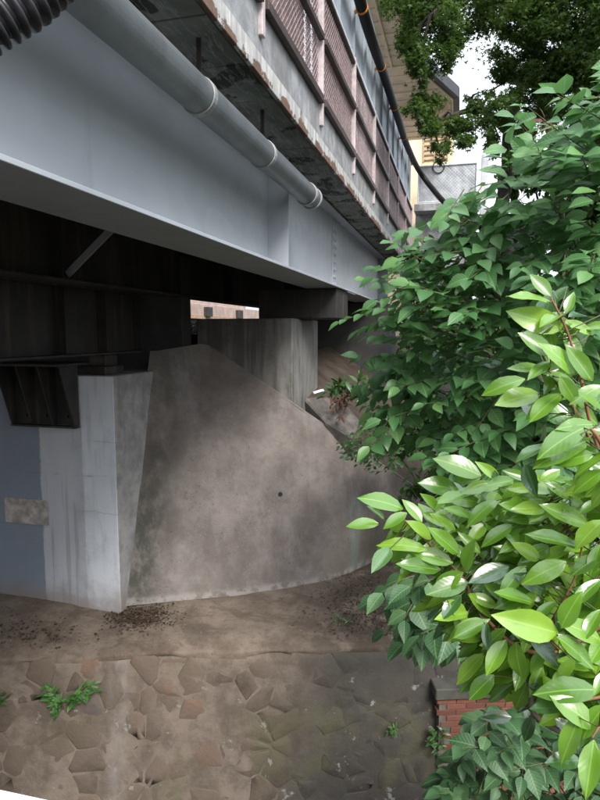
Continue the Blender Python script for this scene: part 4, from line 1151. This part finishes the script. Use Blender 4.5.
# ---------------------------------------------------------------- generic spray shrub
def in_poly(x, y, poly):
    c = False; j = len(poly) - 1
    for i in range(len(poly)):
        (xi, yi), (xj, yj) = poly[i], poly[j]
        if (yi > y) != (yj > y) and x < (xj - xi) * (y - yi) / (yj - yi) + xi: c = not c
        j = i
    return c
def shrub(name, label, root, poly, nspray, depth, centre, leaf_l, keys, mat, twig_mat, stems, nleaf=(6, 10), droop=0.5, limit=300, spray_l=(0.3, 0.55), face=0.6, base_r=0.03, cat='shrub', seed=1):
    random.seed(seed)
    t = thing(name, label, cat, root)
    xs = [p[0] for p in poly]; ys_ = [p[1] for p in poly]
    recs = []; wood = MB(); sp = []
    stem_paths = []
    for st in stems:
        P_ = smooth_path([V(root)] + [at_d(*q) for q in st], 6)
        stem_paths.append(P_)
        m = MB(); m.tube(P_, [base_r * (1 - 0.8 * i / (len(P_) - 1)) for i in range(len(P_))], 8); m.build('stem', twig_mat, t, True)
    n = 0; tries = 0
    while n < nspray and tries < nspray * 20:
        tries += 1
        px, py = random.uniform(min(xs), max(xs)), random.uniform(min(ys_), max(ys_))
        if random.random() < 0.35: px = min(xs) + (px - min(xs)) * 0.45
        if not in_poly(px, py, poly): continue
        n += 1
        d = depth(px, py) * random.uniform(0.88, 1.12)
        tip = at_d(px, py, d)
        cpx, cpy, cdd = centre(px, py)
        out = tip - at_d(cpx, cpy, cdd); out.z *= 0.5; out = out.normalized() + rv(0.28) + V((0, 0, -0.12))
        out.normalize()
        L_ = random.uniform(*spray_l)
        b0_ = tip - out * L_ + V((0, 0, 0.10 * L_)); mid = tip - out * L_ * 0.5 + V((0, 0, droop * 0.16 * L_))
        path = smooth_path([b0_, mid, tip], 5)
        wood.tube(path, [0.005 - 0.0035 * i / (len(path) - 1) for i in range(len(path))], 4, False)
        dq, q = min((closest_on(P_, b0_) for P_ in stem_paths), key=lambda z: z[0])
        if dq < 0.75 and random.random() < 0.3:
            wood.tube([q, q.lerp(b0_, 0.5) + V((0, 0, 0.05 * dq)), b0_], [0.007, 0.005, 0.0045], 4, False)
        k = random.randint(*nleaf); side = random.choice((1, -1))
        sx = out.cross(V((0, 0, 1)))
        if sx.length < 0.1: sx = V((1, 0, 0))
        sx.normalize()
        for i in range(k):
            tt = 0.2 + 0.8 * i / max(1, k - 1)
            idx = min(len(path) - 1, int(tt * (len(path) - 1))); p = path[idx]
            last = i == k - 1
            dr = (out * (1.0 if last else 0.55) + sx * side * (0.1 if last else 0.85) + V((0, 0, -droop * random.uniform(0.3, 1.1))) + rv(0.16))
            nr = V((0, 0, 1)) * random.uniform(0.7, 1.1) - p.normalized() * face * random.uniform(0.4, 1.2) + out * 0.25 + rv(0.25)
            side = -side
            recs.append((p + dr.normalized() * 0.015, dr, nr, random.uniform(*leaf_l) * (0.75 + 0.25 * math.sin(math.pi * min(1, tt + 0.15))), random.uniform(0.9, 1.15)))
    o = wood.build('twigs', twig_mat, t, True); o['kind'] = 'stuff'
    put_leaves(t, recs, keys, mat, limit)
    return t

rootA = V((2.4, 7.2, -3.5)); rootB = V((1.75, 7.6, -3.45)); rootC = V((3.4, 5.6, Z_BED))
polyA = [(338, 322), (366, 275), (386, 243), (415, 220), (452, 206), (470, 168), (505, 150), (520, 100), (560, 80), (600, 40), (640, 40), (640, 330), (560, 330), (500, 340), (440, 335), (400, 350), (372, 338)]
shrub('leafy_tree', 'leafy tree with drooping mid-green sprays beside the platform', rootA, polyA, 142,
      lambda x, y: 4.6 - 0.0045 * (x - 340) + 0.0008 * (y - 200), lambda x, y: (640, 330, 4.6), (0.12, 0.20), ['mulberry', 'mulberry2'], M['mulberry'], M['green_twig'],
      [[(560, 430, 5.6), (520, 330, 5.2), (470, 260, 4.8), (420, 240, 4.6)], [(580, 420, 5.4), (570, 300, 4.8), (560, 180, 4.2), (580, 100, 3.8)], [(560, 420, 5.5), (480, 350, 5.0), (410, 320, 4.8)]],
      droop=0.25, spray_l=(0.4, 0.7), nleaf=(8, 13), seed=11, base_r=0.05, cat='tree')
polyB = [(360, 352), (420, 345), (500, 345), (600, 335), (640, 335), (640, 520), (560, 500), (480, 480), (440, 470), (400, 468), (368, 455), (372, 425), (356, 398)]
shrub('leafy_shrub', 'low spreading shrub with dull green leaves above the slope crest', rootB, polyB, 122,
      lambda x, y: 5.0 - 0.0045 * (x - 340), lambda x, y: (640, 380, 5.0), (0.125, 0.21), ['mulberry2', 'mulberry'], M['mulberry'], M['green_twig'],
      [[(540, 470, 5.8), (480, 410, 5.4), (420, 390, 5.2)], [(560, 460, 5.5), (560, 380, 4.8), (600, 350, 4.4)]], droop=0.3, spray_l=(0.35, 0.65), nleaf=(7, 12), seed=23, base_r=0.035)
polyC = [(374, 600), (400, 578), (440, 585), (470, 600), (480, 640), (455, 672), (420, 668), (395, 655), (382, 620)]
shrub('broad_leaf_shrub', 'broad-leaved shrub hanging over the ledge left of the camellia', V((1.35, 5.3, Z_BED)), polyC, 17,
      lambda x, y: 3.7, lambda x, y: (500, 610, 3.7), (0.15, 0.21), ['mulberry', 'mulberry2'], M['broad'], M['green_twig'],
      [[(560, 800, 4.6), (530, 700, 4.1), (480, 640, 3.8), (450, 620, 3.7)]], nleaf=(4, 6), spray_l=(0.22, 0.35), droop=0.8, seed=31, base_r=0.025)
polyD = [(440, 775), (455, 745), (472, 705), (520, 712), (540, 705), (560, 690), (640, 690), (640, 840), (440, 840), (436, 800)]
shrub('dull_leaf_shrub', 'dark dull-leaved shrub in front of the red brick wall', V((2.1, 4.6, Z_BED)), polyD, 110,
      lambda x, y: 4.3 + 0.25 * math.sin(x * 0.2), lambda x, y: (560, 850, 4.5), (0.13, 0.19), ['mulberry2', 'mulberry'], M['broad'], M['green_twig'],
      [[(560, 830, 4.5), (530, 760, 4.4), (500, 730, 4.3)], [(580, 840, 4.5), (590, 780, 4.3)]], nleaf=(4, 7), spray_l=(0.2, 0.4), droop=0.5, seed=37, base_r=0.02)
polyE = [(338, 440), (352, 425), (375, 412), (398, 420), (400, 470), (370, 474), (345, 466)]
shrub('small_leaf_bush', 'small glossy-leaved bush hanging over the slope crest', V((0.0, 8.3, -3.0)), polyE, 60,
      lambda x, y: 7.2 + 0.004 * (x - 340), lambda x, y: (420, 440, 7.4), (0.06, 0.09), ['simple'], M['small'], M['green_twig'],
      [[(410, 470, 7.6), (380, 450, 7.4), (355, 445, 7.2)]], nleaf=(5, 8), spray_l=(0.15, 0.3), droop=0.3, seed=41, base_r=0.015, limit=120, cat='bush')

# ---------------------------------------------------------------- masses of foliage: clumps placed in space
def clump_tree(name, label, root, trunk, limbs, clumps, key, mat, leaf_l, dens, bark, r0, seed, cat='tree'):
    random.seed(seed)
    t = thing(name, label, cat, root)
    tp_ = smooth_path([V(root)] + [V(q) for q in trunk], 6)
    m = MB(); m.tube(tp_, [r0 * (1 - 0.65 * i / (len(tp_) - 1)) for i in range(len(tp_))], 10); m.build('trunk', bark, t, True)
    lm_ = MB(); LP = []
    for lb in limbs:
        P_ = smooth_path([V(q) for q in lb], 5); LP.append(P_)
        lm_.tube(P_, [r0 * 0.45 * (1 - 0.8 * i / (len(P_) - 1)) for i in range(len(P_))], 7)
    recs = []
    for cl_ in clumps:
        if len(cl_) == 2:
            c, ax = cl_; ay = az = ax; rx = ry = 18; mo = []
        else:
            px, py, d, rx, ry, *mo = cl_
            c = at_d(px, py, d); ax, ay = rx / FPX * d, ry / FPX * d; az = max(ax, ay) * 0.8
        dq, q = min((closest_on(P_, c) for P_ in LP + [tp_]), key=lambda z: z[0])
        lm_.tube([q, q.lerp(c, 0.5) + V((0, 0, 0.1)), c], [0.03, 0.02, 0.008], 5, False)
        n_ = int(dens * (mo[0] if mo else 1.0) * rx * ry)
        sub = [(rv(0.48)) for _ in range(max(5, int(rx * ry / 60)))]
        for k in range(n_):
            s = random.choice(sub) + rv(0.17)
            p = c + RGT * s.x * ax + UPV * s.y * ay + FWD * s.z * az
            dr = rv(0.6) + V((0, 0, -0.35)); nr = V((0, 0, 1)) + rv(0.45)
            recs.append((p, dr, nr, random.uniform(*leaf_l), 1.0))
    lm_.build('limbs', bark, t, True)['kind'] = 'stuff'
    joined_leaves('crown', key, recs, mat, t)
    return t
mb = V((3.3, 11.2, -2.9))
trk = [at_d(512, 260, 11.3), at_d(508, 170, 11.2), at_d(512, 115, 11.0), at_d(545, 20, 10.8), at_d(560, -90, 10.6)]
lim = [[at_d(505, 130, 11.1), at_d(480, 110, 10.2), at_d(445, 118, 9.4), at_d(420, 128, 9.0)],
       [at_d(510, 80, 11.0), at_d(550, 85, 10.0), at_d(610, 60, 9.0), at_d(680, 40, 8)],
       [at_d(546, 10, 10.8), at_d(490, -25, 9.6), at_d(430, 15, 8.6)],
       [at_d(525, -30, 10.7), at_d(580, -60, 9.5), at_d(640, -80, 8.5)]]
cl = [(432, 30, 8.8, 36, 34), (465, 8, 9.0, 40, 24), (505, -10, 9.2, 45, 30), (545, 2, 9.4, 42, 28), (590, 14, 9.0, 40, 40), (420, 70, 8.8, 14, 16, .8), (448, 52, 8.9, 14, 18, .8),
      (418, -10, 8.7, 26, 30), (520, 20, 9.2, 34, 18), (540, 45, 9.4, 34, 18), (575, 45, 9.2, 34, 24), (492, 28, 9.2, 16, 10, .6), (525, 75, 9.5, 30, 14), (480, 92, 9.6, 16, 8, .5), (410, 110, 8.8, 12, 10, .7), (415, 45, 8.8, 18, 30), (550, 30, 9.3, 30, 16), (600, 60, 8.8, 36, 30),
      (428, 125, 9.0, 24, 18), (455, 118, 9.2, 28, 16), (490, 112, 9.5, 30, 18), (525, 98, 9.8, 34, 20), (560, 80, 9.5, 34, 22), (595, 90, 9.2, 36, 26), (535, 62, 9.6, 24, 14, .7), (505, 82, 9.8, 22, 9, .7),
      (440, 150, 9.2, 14, 12, .6), (468, 140, 9.5, 18, 12, .7), (500, 140, 10.2, 14, 22), (545, 130, 10.2, 32, 24), (590, 140, 10.0, 36, 30), (640, 100, 9, 50, 60), (640, 0, 9, 50, 60), (560, -70, 9, 80, 50), (450, -70, 9, 60, 50), (700, -60, 8, 90, 80)]
clump_tree('maple_tree', 'dark overhanging maple with fine leaves against the white sky', mb, trk, lim, cl, 'maple', M['maple'], (0.055, 0.095), 3.0, M['dark_bark'], 0.16, 51)
mb2 = V((5.6, 13.5, -2.4))
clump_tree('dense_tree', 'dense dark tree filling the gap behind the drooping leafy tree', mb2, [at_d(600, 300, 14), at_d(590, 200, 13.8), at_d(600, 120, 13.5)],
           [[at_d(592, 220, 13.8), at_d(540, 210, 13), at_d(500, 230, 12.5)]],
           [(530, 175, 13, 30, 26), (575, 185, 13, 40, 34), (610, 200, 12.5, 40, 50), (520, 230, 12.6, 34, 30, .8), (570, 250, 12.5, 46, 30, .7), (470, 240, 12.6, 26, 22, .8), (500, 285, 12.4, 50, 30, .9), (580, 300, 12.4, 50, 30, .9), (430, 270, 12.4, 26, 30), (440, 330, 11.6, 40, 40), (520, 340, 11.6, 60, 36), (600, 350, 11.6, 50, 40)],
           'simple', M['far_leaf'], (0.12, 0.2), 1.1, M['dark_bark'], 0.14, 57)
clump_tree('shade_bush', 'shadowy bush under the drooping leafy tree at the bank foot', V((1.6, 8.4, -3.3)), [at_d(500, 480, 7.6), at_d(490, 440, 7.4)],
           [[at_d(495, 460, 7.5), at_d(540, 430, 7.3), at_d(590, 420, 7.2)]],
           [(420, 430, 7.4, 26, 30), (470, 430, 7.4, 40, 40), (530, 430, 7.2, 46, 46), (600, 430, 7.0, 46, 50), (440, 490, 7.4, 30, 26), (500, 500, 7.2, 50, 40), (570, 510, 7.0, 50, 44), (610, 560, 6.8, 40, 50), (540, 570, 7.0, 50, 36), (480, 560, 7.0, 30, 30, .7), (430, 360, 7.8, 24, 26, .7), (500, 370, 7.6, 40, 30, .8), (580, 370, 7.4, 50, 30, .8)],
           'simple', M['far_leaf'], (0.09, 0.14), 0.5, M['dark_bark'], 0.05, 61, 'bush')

for k, (x, y, h, lab) in enumerate(((6.4, 9.8, 5.5, 'unseen tree added farther up the right bank to block low sky light'), (8.2, 6.4, 6.5, 'unseen tree added behind the camellia to block low sky light'))):  # trees out of view, added to hold back low sky light from the right
    cs_ = []
    for q in range(16):
        p = V((x + random.gauss(0, 0.9), y + random.gauss(0, 1.3), random.uniform(-2.2, h)))
        cs_.append((p, 0.8))
    if True:
        t = clump_tree('blocker_tree', lab, V((x, y, Z_BED)), [(x + 0.1, y, -1), (x, y + 0.2, h)], [[V((x, y, 0)), V((x - 0.6, y + 0.5, 1.5))]], cs_, 'simple', M['far_leaf'], (0.16, 0.26), 1.0, M['dark_bark'], 0.13, 90 + k)
        t['group'] = 'added light-blocking trees on the right bank'
# ---------------------------------------------------------------- small plants, litter
def tuft(name, label, base, px_tips, d, leaf_l, mat, key='narrow', cat='weed', up=(0, 0, 1), per=7):
    t = thing(name, label, cat, base); recs = []; wd = MB()
    for (x, y) in px_tips:
        tip = at_d(x, y, d); P_ = smooth_path([V(base), V(base).lerp(tip, 0.5) + V((0, 0, 0.03)) - FWD * 0.04, tip], 5)
        wd.tube(P_, [0.004, ] * len(P_), 4, False)
        for k in range(per):
            i = int((0.3 + 0.7 * random.random()) * (len(P_) - 1)); p = P_[i]
            recs.append((p, rv(0.6) + (tip - V(base)).normalized() * 0.6 - FWD * 0.2, V((0, 0, 0.8)) - FWD * 0.6 + rv(0.3), random.uniform(*leaf_l), 1.0))
    wd.build('stem', M['green_twig'], t, True); joined_leaves('foliage', key, recs, mat, t)
    return t
random.seed(77)
def wall_hit(px, py):
    r = ray(px, py); n_ = (WN + V((0, 0, BAT))).normalized(); return r * (n_.dot(WL) / n_.dot(r))
def wd_(px, py): return wall_hit(px, py).dot(FWD)
tuft('wall_weed', 'green weed tuft growing out of the stone wall, left spray', wall_hit(64, 708), [(46, 686), (43, 695), (50, 702), (58, 712), (52, 690), (60, 700)], wd_(64, 700) - 0.06, (0.07, 0.11), M['weed'], per=14, cat='weed')['group'] = 'weeds on the stone wall'
tuft('wall_weed', 'brighter green weed tuft beside it with spray to the right', wall_hit(68, 708), [(96, 682), (88, 684), (80, 690), (97, 690), (86, 698), (76, 700)], wd_(64, 700) - 0.06, (0.07, 0.11), M['weed'], per=14)['group'] = 'weeds on the stone wall'
tuft('wall_weed', 'small dark weed at the left photo edge on the stone wall', wall_hit(-2, 704), [(8, 696), (5, 702), (3, 693), (-6, 697)], wd_(2, 700) - 0.05, (0.06, 0.09), M['small'], per=8)['group'] = 'weeds on the stone wall'
tuft('wall_weed', 'tiny bright weed low on the wet dark part of the stone wall', wall_hit(392, 731), [(390, 725), (396, 727), (388, 732), (394, 735)], wd_(392, 730) - 0.05, (0.04, 0.07), M['weed'], per=7)['group'] = 'weeds on the stone wall'
tuft('wall_fern', 'dark fern tuft at the corner of the brick wall', wall_hit(438, 742), [(430, 728), (427, 742), (436, 752), (444, 730), (432, 736), (442, 748)], wd_(436, 740) - 0.12, (0.06, 0.10), M['small'], per=12, cat='fern')
tuft('ledge_seedling', 'tiny light green seedlings on the ledge soil', on_z(340, 622, -3.4), [(336, 615), (343, 618), (352, 622), (340, 627), (330, 620)], to_px(on_z(340, 622, -3.4))[2] - 0.03, (0.04, 0.06), M['weed'], per=4, cat='seedling')
tuft('bank_grass', 'wiry grass tuft on the soil bank beside the pier', on_y(352, 400, 8.9), [(325, 392), (332, 386), (345, 380), (360, 378), (370, 388), (338, 383), (368, 396)], 8.5, (0.12, 0.2), M['small'], per=16, cat='grass')
tuft('dead_fronds', 'clump of dead brown fronds on the slope crest', on_y(350, 398, 8.5), [(332, 412), (336, 402), (345, 395), (352, 400), (340, 418), (356, 390), (330, 405)], 8.2, (0.06, 0.13), M['dead'], per=16, cat='dead plant')
tuft('withered_spray', 'withered reddish-brown leaf spray high among the drooping green leaves', at_d(546, 125, 5.0), [(538, 134), (546, 138), (552, 132), (536, 130)], 4.7, (0.10, 0.16), M['dead'], per=4, cat='dead plant')
def litter(name, label, cx, cy, rx, ry, n_, mat, sz, cat):
    recs = []
    for k in range(n_):
        x, y = random.gauss(cx, rx), random.gauss(cy, ry); p = on_z(x, y, -3.40)
        s = wall_dist(p.x, p.y)
        if s < 0.1: continue
        p.z = ZL + 0.08 * min(s, 1.2) + 0.035 * nz(V((p.x, p.y, 0)), 1.1) + random.uniform(0.002, 0.016)
        recs.append((p, V((random.gauss(0, 1), random.gauss(0, 1), random.gauss(0, 0.3))), V((0, 0, 1)) + rv(0.4), random.uniform(*sz), random.uniform(0.6, 1.3)))
    o = joined_leaves(name, 'simple', recs, mat, None); tag(o, label, cat, kind='stuff')
random.seed(83)
litter('leaf_litter', 'dark heap of rotting leaves at the abutment corner', 140, 617, 15, 6, 1500, M['litter'], (0.015, 0.045), 'litter')
litter('leaf_litter', 'scattered dark leaf litter on the ledge near the shrubs', 372, 605, 28, 15, 1700, M['litter'], (0.012, 0.04), 'litter')
litter('leaf_litter', 'thin brown litter along the foot of the blue painted face', 30, 632, 34, 7, 260, M['litter'], (0.015, 0.05), 'litter')
peb = MB()
for k in range(260):
    x, y = random.uniform(-10, 430), random.gauss(628, 12)
    p = on_z(x, y, -3.4); s = wall_dist(p.x, p.y)
    if s < 0.08 or s > 2: continue
    if p.x < XF_ABUT and p.y > YF - 0.05: continue
    p.z = ZL + 0.08 * min(s, 1.2) + 0.035 * nz(V((p.x, p.y, 0)), 1.1); r = random.uniform(0.004, 0.013)
    peb.add([p + v * r * random.uniform(0.6, 1.2) for v in ico], icf)
tag(peb.build('pebbles', M['gravel'], None), 'small pale pebbles scattered on the muddy ledge', 'pebbles', kind='stuff')
m = MB(); q = on_y(321, 394, 8.4); m.obox(q + V((-0.1, 0, 0)), V((0.11, 0.04, 0.035)), V((0.02, 0.05, 0)), V((-0.02, 0, 0.03)))
tag(m.build('litter_scrap', M['white'], None), 'crumpled white scrap of litter at the pier foot', 'litter')
